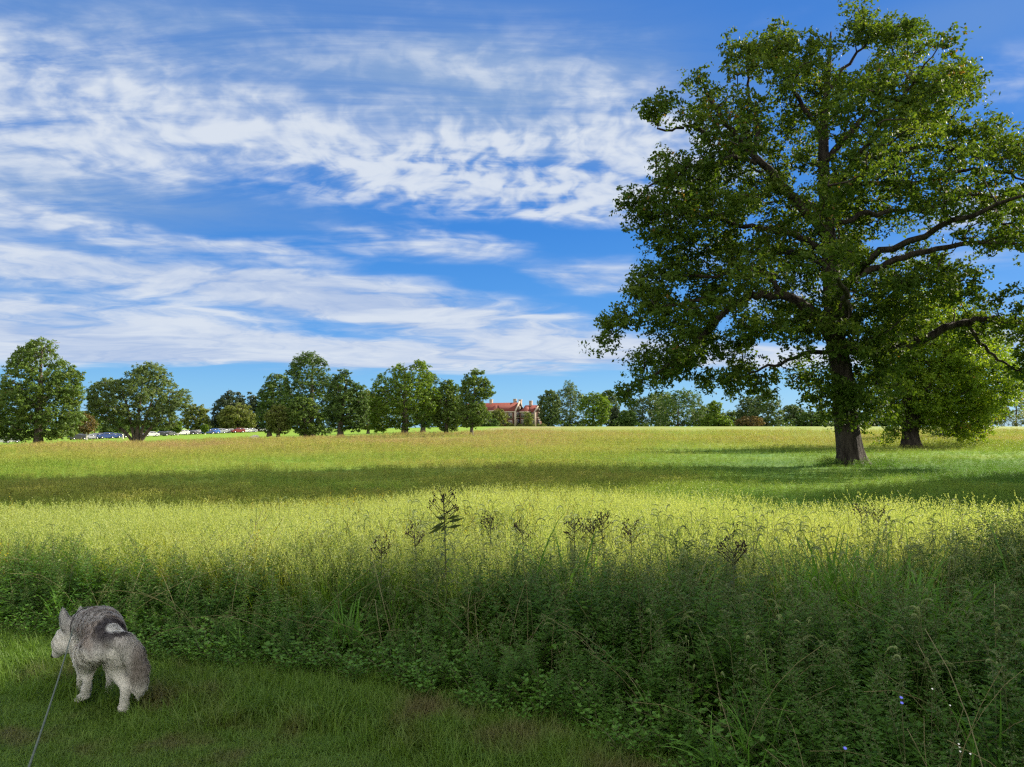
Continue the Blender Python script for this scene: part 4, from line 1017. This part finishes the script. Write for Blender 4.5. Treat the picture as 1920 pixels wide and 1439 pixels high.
def car_meshes(tall):
    h = .18 if tall else 0
    body = [(-2.2, .35), (-2.25, .75 + h), (-2.1, .98 + h), (-1.2, 1.02 + h), (.9, 1.0 + h), (2.0, .86 + h), (2.25, .65), (2.2, .32), (1.75, .3), (1.6, .62), (1.3, .68), (1.0, .6), (.85, .28), (-.9, .28), (-1.05, .6), (-1.35, .68), (-1.65, .6), (-1.8, .3)]
    cab = [(-2.0, .96 + h), (-1.75, 1.42 + h), (-1.3, 1.5 + h), (.1, 1.5 + h), (.45, 1.4 + h), (1.05, .97 + h)] if tall else [(-1.75, .98), (-1.1, 1.4), (-.7, 1.46), (.1, 1.45), (.4, 1.38), (1.1, .96)]
    out = []
    for nm, pts, w0, w1, hi in (('body', body, 1.82, None, None), ('roof', cab, 1.66, 1.3, (.95 + h, 1.5 + h))):
        bm = extrude_profile(pts, w0, w1, hi); me = bpy.data.meshes.new(nm); bm.to_mesh(me); bm.free(); out.append(me)
    g = MB(); hb, ht = 1.04 + h, (1.42 + h if tall else 1.38)
    for s in (-1, 1):
        a, b = (-1.75 if tall else -1.35), .75
        V = [[s * .825, a, hb], [s * .825, b, hb], [s * .71, b - .45, ht - .04], [s * .71, a + .25, ht - .04]]; V += [[v[0] - s * .05, v[1], v[2]] for v in V]
        g.add(V, [[0, 1, 2, 3], [7, 6, 5, 4], [0, 4, 5, 1], [1, 5, 6, 2], [2, 6, 7, 3], [3, 7, 4, 0]])
    for y0, y1 in (((1.09, .48)), ((-2.03, -1.80) if tall else (-1.72, -1.13))):
        e = .05 if y0 > 0 else -.05; zz = 1.36 + h if (tall or y0 > 0) else 1.36
        V = [[-.72, y0 - e * .2, hb], [.72, y0 - e * .2, hb], [.6, y1 + e, zz], [-.6, y1 + e, zz]]; V += [[v[0], v[1] - e, v[2] - .02] for v in V]
        g.add(V, [[0, 1, 2, 3], [7, 6, 5, 4], [0, 4, 5, 1], [1, 5, 6, 2], [2, 6, 7, 3], [3, 7, 4, 0]])
    out.append(g.mesh('windows'))
    return out
def wheel_mesh():
    m = MB(); m.tube([(-.1, 0, 0), (-.08, 0, 0), (.08, 0, 0), (.1, 0, 0)], [.29, .33, .33, .29], 18); t = m.mesh('tyre', True)
    m = MB(); m.tube([(-.11, 0, 0), (.11, 0, 0)], [.19, .19], 12); return t, m.mesh('rim')
def build_cars():
    kinds = {t: car_meshes(t) for t in (False, True)}; tyre, rim = wheel_mesh(); tyre.materials.append(M_TYRE); rim.materials.append(M_RIM)
    for t in kinds: kinds[t][2].materials.append(M_GLASS)
    lm = MB(); lm.box((0, 0, 0), (.36, .08, .16)); lamp = lm.mesh('headlight'); lamp.materials.append(M_LAMP); tail = lamp.copy(); tail.materials.clear(); tail.materials.append(M_TAIL)
    cache = {}
    def obj(nm, me, par, loc=(0, 0, 0)):
        o = bpy.data.objects.new(nm, me); COL.objects.link(o); o.parent = par; o.location = loc; return o
    cars = [  # pixel, distance, heading, colour, tall, label
        (4, 196, 60, 'white', True, 'white parked car cut by the left edge of the photo'), (21, 198, 60, 'silver', False, 'silver parked car under the leftmost conical tree'),
        (146, 205, 35, 'black', True, 'black parked car between the conical and the multi stem tree'), (157, 207, 35, 'grey', False, 'grey parked car beside the young tree with the white guard'), (170, 208, 35, 'silver', False, 'silver parked car just right of the white guarded young tree'), (181, 211, 35, 'grey', True, 'grey tall parked car left of the dark blue ones'),
        (199, 208, 40, 'dark blue', True, 'tall dark blue parked car left of the multi stem tree'), (212, 210, 40, 'dark blue', False, 'dark blue low parked car next to the tall dark blue one'), (224, 212, 40, 'black', False, 'black low parked car against the pale trunked young tree'),
        (283, 225, 40, 'white', False, 'white parked car glimpsed between the leaning stems'), (302, 230, 40, 'black', False, 'black parked car right behind the multi stem tree'), (316, 236, 40, 'grey', False, 'grey parked car under the drooping sprays of the multi stem tree'),
        (341, 248, 40, 'white', True, 'white tall parked car at the left end of the open row'), (352, 250, 40, 'black', False, 'black parked car next to the tall white one'), (361, 252, 40, 'grey', False, 'dark grey parked car under the small round tree'), (371, 254, 40, 'white', False, 'white low parked car under the right side of the round tree'),
        (390, 252, 45, 'dark blue', False, 'dark blue parked car by the tiny bright green tree'), (399, 254, 45, 'blue', True, 'bright blue tall parked car in the open row'),
        (411, 258, 45, 'silver', True, 'tall silver parked car right of the bright blue one'), (421, 260, 45, 'silver', False, 'silver low parked car below the pines'), (431, 262, 45, 'white', False, 'white low parked car in front of the tan green tree'),
        (446, 262, 45, 'dark red', True, 'dark red parked car after a gap in the row'), (459, 264, 45, 'white', False, 'white low parked car under the pines at the right of the row'), (470, 266, 45, 'silver', False, 'silver parked car beside the dark rounded tree'), (500, 282, 50, 'white', False, 'last white parked car, just showing at the right end of the row'),
    ]
    for px, D, hd, colr, tall, lab in cars:
        x = unproj(px, 800, D)[0]; z = float(gz(x, D)) + .02
        r = empty('parked_car', (x, D, z), R(180 - hd)); tag(r, lab, 'car', 'cars parked in a row beyond the lawn')
        if (colr, tall) not in cache:
            ms = []
            for me in kinds[tall][:2]: c = me.copy(); c.materials.append(PAINT[colr]); ms.append(c)
            cache[(colr, tall)] = ms
        b, rf = cache[(colr, tall)]
        obj('body', b, r); obj('roof', rf, r); obj('windows', kinds[tall][2], r)
        for sx in (-.82, .82):
            for sy in (-1.35, 1.3): w = obj('wheel', tyre, r, (sx, sy, .33)); obj('rim', rim, w)
            obj('headlight', lamp, r, (sx * .78, 2.19, .72)); obj('tail_light', tail, r, (sx * .82, -2.22, .8))
build_cars()
# weathered stone lying at the edge of the lawn
def build_rock():
    x = unproj(478, 800, 112)[0]; bm = bmesh.new(); bmesh.ops.create_icosphere(bm, subdivisions=3, radius=1)
    f = sin_noise(np.random.default_rng(8), .9)
    for v in bm.verts:
        k = 1 + .12 * float(f(np.array([v.co[:]]))[0]); v.co = Vector((v.co.x * .85 * k, v.co.y * .6 * k, max(-.25, v.co.z * .5 * k) + .2))
    me = bpy.data.meshes.new('boulder'); bm.to_mesh(me); bm.free()
    o = link_mesh('boulder', me, flat_mat('pale_boulder', (.45, .42, .36), .9, .1, var=.25, bump=.5)); o.location = (x, 112, float(gz(x, 112)))
    tag(o, 'pale boulder lying where the rusty meadow meets the lawn', 'rock')
build_rock()

# ------------------------------------------------------------------ dog
def build_dog():
    H = Vector((-.5, .866, 0)).normalized(); S = Vector((H.y, -H.x, 0))          # forward, right
    O = Vector((-2.19, 4.42, 0)) - S * .09                                        # right hind foot lies .09 m to the right of this
    root = empty('dog', O, math.atan2(H.y, H.x)); tag(root, 'grey and white husky on a leash seen from behind, head lowered to the left', 'dog')
    # local frame: x forward, y left, z up
    balls = []
    def cap(p0, p1, r0, r1, n=10, sy=1.0):
        for i in range(n + 1):
            t = i / n; balls.append((np.array(p0) * (1 - t) + np.array(p1) * t, r0 * (1 - t) + r1 * t, sy))
    def chain(pts, n=8):
        for (a, ra), (b, rb) in zip(pts[:-1], pts[1:]): cap(a, b, ra, rb, n)
    # trunk: deep chest narrowing to the loin, arched back, bending to the left
    chain([((.00, 0, .405), .100), ((.12, 0, .425), .106), ((.26, .01, .42), .118), ((.40, .025, .395), .130), ((.49, .035, .37), .118)])
    chain([((.44, .03, .33), .105), ((.28, .01, .36), .10), ((.08, .0, .38), .09)])
    chain([((-.02, .05, .385), .082), ((.06, .068, .34), .078)]); chain([((-.03, -.05, .385), .082), ((.0, -.068, .335), .082)])
    # neck and head, lowered and turned left
    chain([((.49, .04, .40), .105), ((.57, .08, .385), .098), ((.63, .135, .345), .088)])
    chain([((.63, .14, .335), .084), ((.655, .175, .305), .078)])
    chain([((.655, .165, .30), .088), ((.64, .20, .275), .07)])
    chain([((.675, .195, .265), .050), ((.695, .222, .225), .040), ((.705, .236, .205), .032)])
    chain([((.61, .17, .27), .055), ((.60, .12, .27), .05)])
    # right hind: thigh, stifle forward, hock back, upright shank, paw; the left one is mid-stride, paw just off the turf
    chain([((.0, -.055, .36), .088), ((.035, -.062, .285), .072), ((.02, -.080, .215), .048), ((-.045, -.105, .155), .030)])
    chain([((-.045, -.105, .155), .030), ((-.022, -.10, .085), .026), ((-.008, -.098, .035), .029)]); chain([((-.008, -.098, .028), .029), ((.035, -.096, .022), .026), ((.055, -.096, .018), .020)], 5)
    chain([((.06, .07, .345), .084), ((.15, .085, .27), .062), ((.17, .085, .225), .046), ((.150, .080, .172), .023)])
    chain([((.150, .080, .172), .023), ((.19, .082, .120), .028), ((.225, .085, .080), .029)]); chain([((.225, .085, .070), .028), ((.255, .105, .048), .025), ((.27, .125, .036), .018)], 5)
    # front legs
    for s, dx in ((1, .02), (-1, -.10)):
        y = .075 * s + .03
        chain([((.43, y * .9, .31), .078), ((.42 + dx * .4, y, .225), .054), ((.435 + dx * .7, y, .18), .038), ((.45 + dx, y, .12), .025), ((.455 + dx, y, .065), .026), ((.46 + dx, y, .03), .029)])
        chain([((.46 + dx, y, .026), .029), ((.505 + dx, y, .020), .025), ((.522 + dx, y, .016), .018)], 5)
    # tail, swung to the right and hanging
    chain([((-.07, -.01, .44), .042), ((-.09, -.085, .42), .048), ((-.085, -.135, .35), .052), ((-.065, -.165, .25), .050), ((-.05, -.175, .17), .038), ((-.035, -.165, .105), .014)])
    # ears
    chain([((.59, .19, .395), .036), ((.578, .205, .45), .026), ((.565, .215, .515), .005)], 6); chain([((.665, .11, .385), .034), ((.675, .115, .435), .024), ((.68, .118, .488), .005)], 6)
    bm = bmesh.new()
    for p, r, sy in balls: bmesh.ops.create_icosphere(bm, subdivisions=2, radius=r, matrix=Matrix.Translation(p.tolist()))
    me = bpy.data.meshes.new('dog_cells'); bm.to_mesh(me); bm.free()
    tmp = bpy.data.objects.new('dog_cells', me); COL.objects.link(tmp)
    md = tmp.modifiers.new('r', 'REMESH'); md.mode = 'VOXEL'; md.voxel_size = .009
    sm = tmp.modifiers.new('s', 'SMOOTH'); sm.factor = .6; sm.iterations = 6
    dg = bpy.context.evaluated_depsgraph_get(); body = bpy.data.meshes.new_from_object(tmp.evaluated_get(dg)); bpy.data.objects.remove(tmp)
    body.name = 'body'
    nv = len(body.vertices); co = np.zeros(nv * 3, np.float32); body.vertices.foreach_get('co', co); co = co.reshape(-1, 3)
    f1 = sin_noise(np.random.default_rng(4), .09); f2 = sin_noise(np.random.default_rng(5), .03)
    def coat(P):
        """wolf-grey back with a dark saddle round a pale patch, white legs and belly"""
        x, y, z = P[:, 0], P[:, 1], P[:, 2]; n = f1(P) * .5 + f2(P) * .25
        white = np.array([.74, .72, .67]); grey = np.array([.44, .42, .40]); dark = np.array([.065, .058, .065]); tan = np.array([.38, .28, .21]); pale = np.array([.56, .56, .55])
        C = np.tile(grey, (len(P), 1))
        def mixin(m, c):
            nonlocal C; m = np.clip(m, 0, 1)[:, None]; C = C * (1 - m) + c * m
        mixin(smooth01(.30, .60, n * .4 + .45) * .35, tan)
        mixin(smooth01(.40, .62, x) * .75, pale)
        mixin(smooth01(.52, .40, x) * smooth01(.30, .44, x) * smooth01(.47, .53, z) * .35, dark)
        # dark ring round the pale patch at the top of the rump
        r = np.sqrt(((x + .02) / 1.2) ** 2 + ((y + .045) / 1.0) ** 2 + ((z - .475) / 1.0) ** 2)
        mixin(smooth01(.135, .095, r + n * .02) * .9 * smooth01(.415, .47, z + n * .01), dark)
        mixin(smooth01(.062, .046, r + n * .010), np.array([.66, .66, .64]))
        mixin(smooth01(.30, .36, z) * smooth01(.42, .38, z) * smooth01(.02, -.05, x) * .5, pale)
        mixin(smooth01(.42, .34, z + n * .04) * (x + .6 * y > -.155), white)
        mixin(smooth01(.27, .23, z) * (x > .6), white); mixin(smooth01(.86, .80, x) * 0, white)
        tl = ((x + .8 * y) < -.14) & (z < .46)
        mixin(tl * (.75 + n * .3), np.array([.60, .575, .54])); mixin(tl * smooth01(.30, .20, z + n * .05) * .75, white); mixin(tl * smooth01(.16, .06, np.abs(z - .30)) * smooth01(-.10, -.14, y) * .6, np.array([.13, .085, .06])); mixin(tl * smooth01(.14, .09, z), white)
        mixin(smooth01(.02, .008, np.linalg.norm(P - np.array([.718, .265, .19]), axis=1)), np.array([.01, .01, .01]))
        return C
    def put_col(m, C, dom='POINT'):
        a = m.color_attributes.new('coat', 'FLOAT_COLOR', dom); a.data.foreach_set('color', np.concatenate([C, np.ones((len(C), 1))], 1).astype(np.float32).ravel())
    put_col(body, coat(co))
    body.polygons.foreach_set('use_smooth', np.ones(len(body.polygons), bool))
    m, w = new_mat('dog_coat'); a = w.new('ShaderNodeAttribute', attribute_name='coat')
    b = principled(w, w.vmath('SCALE', a.outputs['Color'], scale=.6), .9, .1); w.link(b.outputs[0], w.out.inputs[0])  # skin colour darkened to stand in for the fur's self-shadow
    body.materials.clear(); bo = link_mesh('body', body, m, root)
    mf, w = new_mat('dog_fur'); a = w.new('ShaderNodeAttribute', attribute_name='coat')
    v = w.math('ADD', .98, w.math('MULTIPLY', island(w), .3)); cc = w.vmath('SCALE', a.outputs['Color'], scale=v)
    b = principled(w, cc, .7, .25); t = w.new('ShaderNodeBsdfTranslucent'); w.link(cc, t.inputs[0]); mx = w.new('ShaderNodeMixShader'); mx.inputs[0].default_value = .5
    w.link(b.outputs[0], mx.inputs[1]); w.link(t.outputs[0], mx.inputs[2]); w.link(mx.outputs[0], w.out.inputs[0])
    # fur
    rng = np.random.default_rng(9); body.calc_loop_triangles(); nt = len(body.loop_triangles); tri = np.zeros(nt * 3, np.int32); body.loop_triangles.foreach_get('vertices', tri); tri = tri.reshape(-1, 3)
    A, B, Cc = co[tri[:, 0]], co[tri[:, 1]], co[tri[:, 2]]; N = np.cross(B - A, Cc - A); ar = np.linalg.norm(N, axis=1); N = N / (ar[:, None] + 1e-12)
    k = rng.choice(nt, 120000, p=ar / ar.sum()); u, v = rng.uniform(0, 1, (2, len(k))); fl = u + v > 1; u[fl], v[fl] = 1 - u[fl], 1 - v[fl]
    P = A[k] + (B[k] - A[k]) * u[:, None] + (Cc[k] - A[k]) * v[:, None]; Nn = N[k]
    leg = smooth01(.30, .20, P[:, 2]) * 1.0; tailm = (P[:, 0] + .8 * P[:, 1] < -.165)
    leg = leg * ~tailm
    flow = np.array([-.75, 0, -.45]) * np.ones_like(P); flow[tailm] = [0, -.05, -1.0]; flow = flow * (1 - leg)[:, None] + np.array([-.1, 0, -1.0]) * leg[:, None]
    head = smooth01(.53, .62, P[:, 0] + P[:, 1] * .3)
    flow = unit(flow - Nn * (flow * Nn).sum(1)[:, None])
    cl = sin_noise(rng, .02); wob = np.stack([cl(P + s) for s in (0, 5, 9)], 1)
    L = (.024 * (1 - leg * .62) * (1 - head * .55) * (1 + tailm * .45)) * rng.uniform(.6, 1.2, len(P)); L = np.where(P[:, 2] < .05, .010, L)
    d = unit(flow + Nn * .36 + rng.normal(size=P.shape) * .10 + wob * .22); d2 = unit(flow + Nn * .16 + wob * .14)
    sd = unit(np.cross(d, Nn + rng.normal(size=P.shape) * .1)); sd *= np.where((np.cross(sd, d) * Nn).sum(1) < 0, -1, 1)[:, None]; wd = .0024
    V = np.stack([P - sd * wd - Nn * .001, P + sd * wd - Nn * .001, P + d * L[:, None] * .55 + sd * wd * .7, P + d * L[:, None] * .55 - sd * wd * .7, P + d * L[:, None] * .55 + d2 * L[:, None] * .45], 1).reshape(-1, 3)
    V[:, 2] = np.maximum(V[:, 2], .001)
    i = np.arange(len(P)) * 5; Q = np.stack([i, i + 1, i + 2, i + 3], 1); T = np.stack([i + 3, i + 2, i + 4], 1)
    fm = np_mesh('fur', V, [Q, T], True); fm.normals_split_custom_set_from_vertices(unit(np.repeat(unit(Nn + np.array([0, 0, .25])), 5, 0)).astype(np.float32)); put_col(fm, np.repeat(coat(P), 5, 0)); link_mesh('fur', fm, mf, root)
    # collar: a chain-like slip collar round the neck
    mcol = flat_mat('dark_collar', (.05, .045, .045), .5, .4)
    c = MB(); ctr = np.array([.555, .07, .385]); ax = unit(np.array([.8, .42, -.2])); e1 = unit(np.cross(ax, [0, 0, 1.])); e2 = np.cross(e1, ax); a = np.linspace(0, 2 * math.pi, 40)
    ring = ctr + .112 * (np.cos(a)[:, None] * e1 + np.sin(a)[:, None] * e2); c.tube(ring, .0042, 6, cap=False); c.build('collar', mcol, root, True)
    # eye and nose
    e = MB(); e.tube([(.71, .245, .196), (.724, .262, .186)], [.020, .012], 8); e.build('nose', flat_mat('black_nose', (.01, .01, .01), .3, .5), root, True)
    # leash from the collar to the hand outside the picture
    M4 = Matrix.Translation(O) @ Matrix.Rotation(math.atan2(H.y, H.x), 4, 'Z')
    p0 = M4 @ Vector((.50, .155, .40)); return np.array(p0)
NECK = build_dog()
print('NECK', NECK)
def build_leash():
    hand = np.array(LEASH_END); t = np.linspace(0, 1, 40)[:, None]
    P = NECK + (hand - NECK) * t; P[:, 2] -= .10 * 4 * (t * (1 - t))[:, 0] * .25
    m = MB(); m.tube(P, .0030, 6)
    w_, m_ = None, flat_mat('grey_green_leash', (.10, .12, .09), .85, .2, var=.2, nscale=60)
    o = m.build('leash', m_, None, True); tag(o, 'thin grey green leash running from the dog down to the lower left corner', 'leash')
LEASH_END = tuple(unproj(22, 1530, 1.5))
build_leash()

# ------------------------------------------------------------------ single plants and small things in the foreground
def tall_weed(px, toprow, D, kind, label, seed, group, big=1.0):
    """one stem with narrow leaves and a dark dried flower head"""
    rng = np.random.default_rng(seed); q = unproj(px, toprow, D); x, y = q[0], D; zb = float(gz(x, y)); h = q[2] - zb
    r = empty(kind, (x, y, zb)); tag(r, label, 'plant', group)
    P, d = bent_stem(rng, h, .04, .0, 16); s = MB(); s.tube(P, np.linspace(.0055, .002, 16) * big, 6, cap=False); s.build('stem', M_STEM, r)
    lv = []
    for i in range(int(30)):
        t = .35 + .55 * i / 30; p = P[0] + (P[-1] - P[0]) * t; az = i * 2.4; L = .15 * (1.15 - t) * big + .03
        out = unit(np.array([math.cos(az), math.sin(az), rng.uniform(.0, .6)])); side = unit(np.cross(out, [0, 0, 1.]))
        prev = p; dd = out.copy()
        for k in range(4):
            lv.append((prev, unit(dd), side, L * .33, .020 * big * (1 - k * .18))); prev = prev + unit(dd) * L * .25; dd = dd - np.array([0, 0, .28])
    A = [np.array([v[k] for v in lv]) for k in range(5)]; V, F = diamonds(*A); link_mesh('leaves', np_mesh('leaves', V, F), M_DARKLEAF, r)
    hd = MB(); lv = []
    for i in range(int(15 * big ** 1.6)):
        t = rng.uniform(.80, .98); p = P[0] + (P[-1] - P[0]) * t; az = rng.uniform(0, 6.28); L = (.05 + .10 * (1 - t) * 5 * .35) * big
        e = p + np.array([math.cos(az) * L * .9, math.sin(az) * L * .9, L * rng.uniform(.5, 1.2)]); hd.tube([p, (p + e) / 2 + [0, 0, -.004], e], 0.0021, 4, cap=False)
        for k in range(5):
            dr = unit(rng.normal(size=3) + np.array([0, 0, 1.2])); lv.append((e + rng.normal(size=3) * .009, dr, unit(np.cross(dr, rng.normal(size=3))), .021, .011))
    A = [np.array([v[k] for v in lv]) for k in range(5)]; V, F = diamonds(*A); hd.add(V, F); hd.build('flower_head', M_DARKHEAD, r)
def drooping_weed():
    """the tallest weed, with big drooping willow-like leaves and a dark branching head"""
    tall_weed(838, 930, 5.7, 'tall_weed', 'tallest weed in the meadow margin, drooping dark leaves under a branching dark head', 300, None, 1.45)
    r = bpy.data.objects['tall_weed']; lv = []; D = 5.7; base = np.array(r.location)
    for px1, r1, px2, r2 in ((836, 978, 806, 994), (838, 980, 872, 972), (836, 975, 815, 968), (838, 985, 826, 998), (838, 974, 862, 966), (838, 990, 868, 985), (836, 984, 800, 1003)):
        a, b = unproj(px1, r1, D) - base, unproj(px2, r2, D) - base; a[1] = 0; b[1] = (px2 - px1) * .0006; L = np.linalg.norm(b - a); dr = unit(b - a); lv.append((a, dr, unit(np.cross(dr, [0.1, 1, .4])), L, .028))
    A = [np.array([v[k] for v in lv]) for k in range(5)]; V, F = diamonds(*A); link_mesh('drooping_leaves', np_mesh('drooping_leaves', V, F), M_DARKLEAF, r)
drooping_weed()
for i, (px, row, D, lab) in enumerate([(783, 985, 5.8, 'dark headed weed just left of the tallest weed'), (716, 1016, 5.8, 'short purple brown headed weed at the left of the dark weeds'), (918, 968, 6.2, 'dark headed weed first to the right of the tallest weed'), (985, 978, 6.1, 'dark headed weed midway between the tallest weed and the forked pair'),
                                       (1078, 980, 5.9, 'left plant of the forked dark weeds in the centre right'), (1106, 984, 5.9, 'middle short plant of the forked dark weeds'), (1133, 960, 5.9, 'tall right plant of the forked dark weeds'), (1185, 982, 6.0, 'lone dark spike weed right of the forked weeds'), (1376, 1006, 4.6, 'dark bushy topped weed in the right half of the shaded margin'),
                                       (1620, 950, 6.9, 'dark weed above the broad bladed grass'), (1645, 955, 7.0, 'dark weed at the right above the broad bladed grass')]):
    tall_weed(px, row, D, 'dark_weed', lab, 301 + i, 'dark headed weeds standing in front of the sunlit grass', .9 + .25 * ((i * 7) % 3) / 3)
M_BLUE = flat_mat('blue_petals', (.16, .18, .75), .6, .2); M_WHITE = flat_mat('white_petals', (.75, .75, .70), .6, .2)
def flower(px, row, D, mat, rad, label, cat, group, seed):
    rng = np.random.default_rng(seed); q = unproj(px, row, D); x = q[0]; zb = float(gz(x, D)); h = q[2] - zb
    r = empty('wildflower', (x, D, zb)); tag(r, label, cat, group)
    P, d = bent_stem(rng, h, .03, 0, 10); s = MB(); s.tube(P, .0012, 5, cap=False); s.build('stem', M_STEM, r)
    lv = []
    for k in range(12):
        a = k / 12 * 6.28; dr = unit(np.array([math.cos(a), math.sin(a) - .35, .45 + .5 * math.sin(a)])); lv.append((P[-1], dr, unit(np.cross(dr, [0, -.6, 1.])), rad, rad * .6))
    A = [np.array([v[k] for v in lv]) for k in range(5)]; V, F = diamonds(*A); link_mesh('petals', np_mesh('petals', V, F), mat, r)
flower(1697, 1309, 3.08, M_BLUE, .008, 'upper blue flower of the pair in the weeds at lower right', 'flower', 'blue flowers', 1)
flower(1695, 1322, 3.05, M_BLUE, .008, 'lower blue flower of the pair in the weeds at lower right', 'flower', 'blue flowers', 2)
flower(1579, 1406, 2.7, M_BLUE, .008, 'single faint blue flower low in the weeds', 'flower', 'blue flowers', 3)
for i, (px, row, lab) in enumerate([(1792, 1409, 'leftmost of the tiny white daisies'), (1797, 1404, 'second tiny white daisy from the left'), (1802, 1399, 'topmost of the tiny white daisies'), (1811, 1412, 'rightmost of the tiny white daisies'), (1740, 1290, 'tiny white flower alone above the blue pair'), (1780, 1321, 'tiny white flower alone right of the blue pair')]):
    flower(px, row, 2.78 if row > 1350 else 3.1, M_WHITE, .0045, lab + ' at lower right', 'flower', 'white daisies', 10 + i)
def crumpled(name, px, row, size, mat, label, cat, seed):
    x, y = ground_at(px, row); rng = np.random.default_rng(seed); bm = bmesh.new(); bmesh.ops.create_grid(bm, x_segments=8, y_segments=8, size=1)
    f = sin_noise(rng, 1.3)
    for v in bm.verts: n = f(np.array([[v.co.x, v.co.y, 0.], [v.co.x, v.co.y, 4.], [v.co.x, v.co.y, 8.]])); v.co = Vector((v.co.x * size[0] + n[0] * size[0] * .2, n[1] * size[1] * .6 + v.co.y * size[1] * .5, v.co.y * size[2] + n[2] * size[2] * .15 + size[2]))
    me = bpy.data.meshes.new(name); bm.to_mesh(me); bm.free(); o = link_mesh(name, me, mat); o.location = (x, y, .012); md = o.modifiers.new('s', 'SOLIDIFY'); md.thickness = .0012; tag(o, label, cat)
crumpled('paper_scrap', 945, 1386, (.012, .02, .032), flat_mat('white_tissue', (.62, .60, .60), .8, .1), 'crumpled white scrap lying at the edge of the path', 'litter', 1)
M_DEAD = flat_mat('dead_leaf_brown', (.16, .09, .05), .8, .1)
crumpled('dead_leaf', 930, 1378, (.035, .03, .018), M_DEAD, 'curled brown leaf just left of the white scrap', 'leaf', 2)
crumpled('dead_leaf', 490, 1307, (.02, .02, .015), flat_mat('dead_leaf_red', (.28, .09, .05), .8, .1), 'small reddish leaf on the grass where the weeds begin', 'leaf', 3)
crumpled('dead_leaf', 1267, 1415, (.035, .03, .022), M_DEAD, 'brown withered leaf under the weeds at the lower middle', 'leaf', 4)
crumpled('dead_leaf', 868, 1360, (.03, .03, .02), flat_mat('dead_leaf_tan', (.22, .16, .10), .8, .1), 'tan withered leaf in the fringe left of the white scrap', 'leaf', 5)
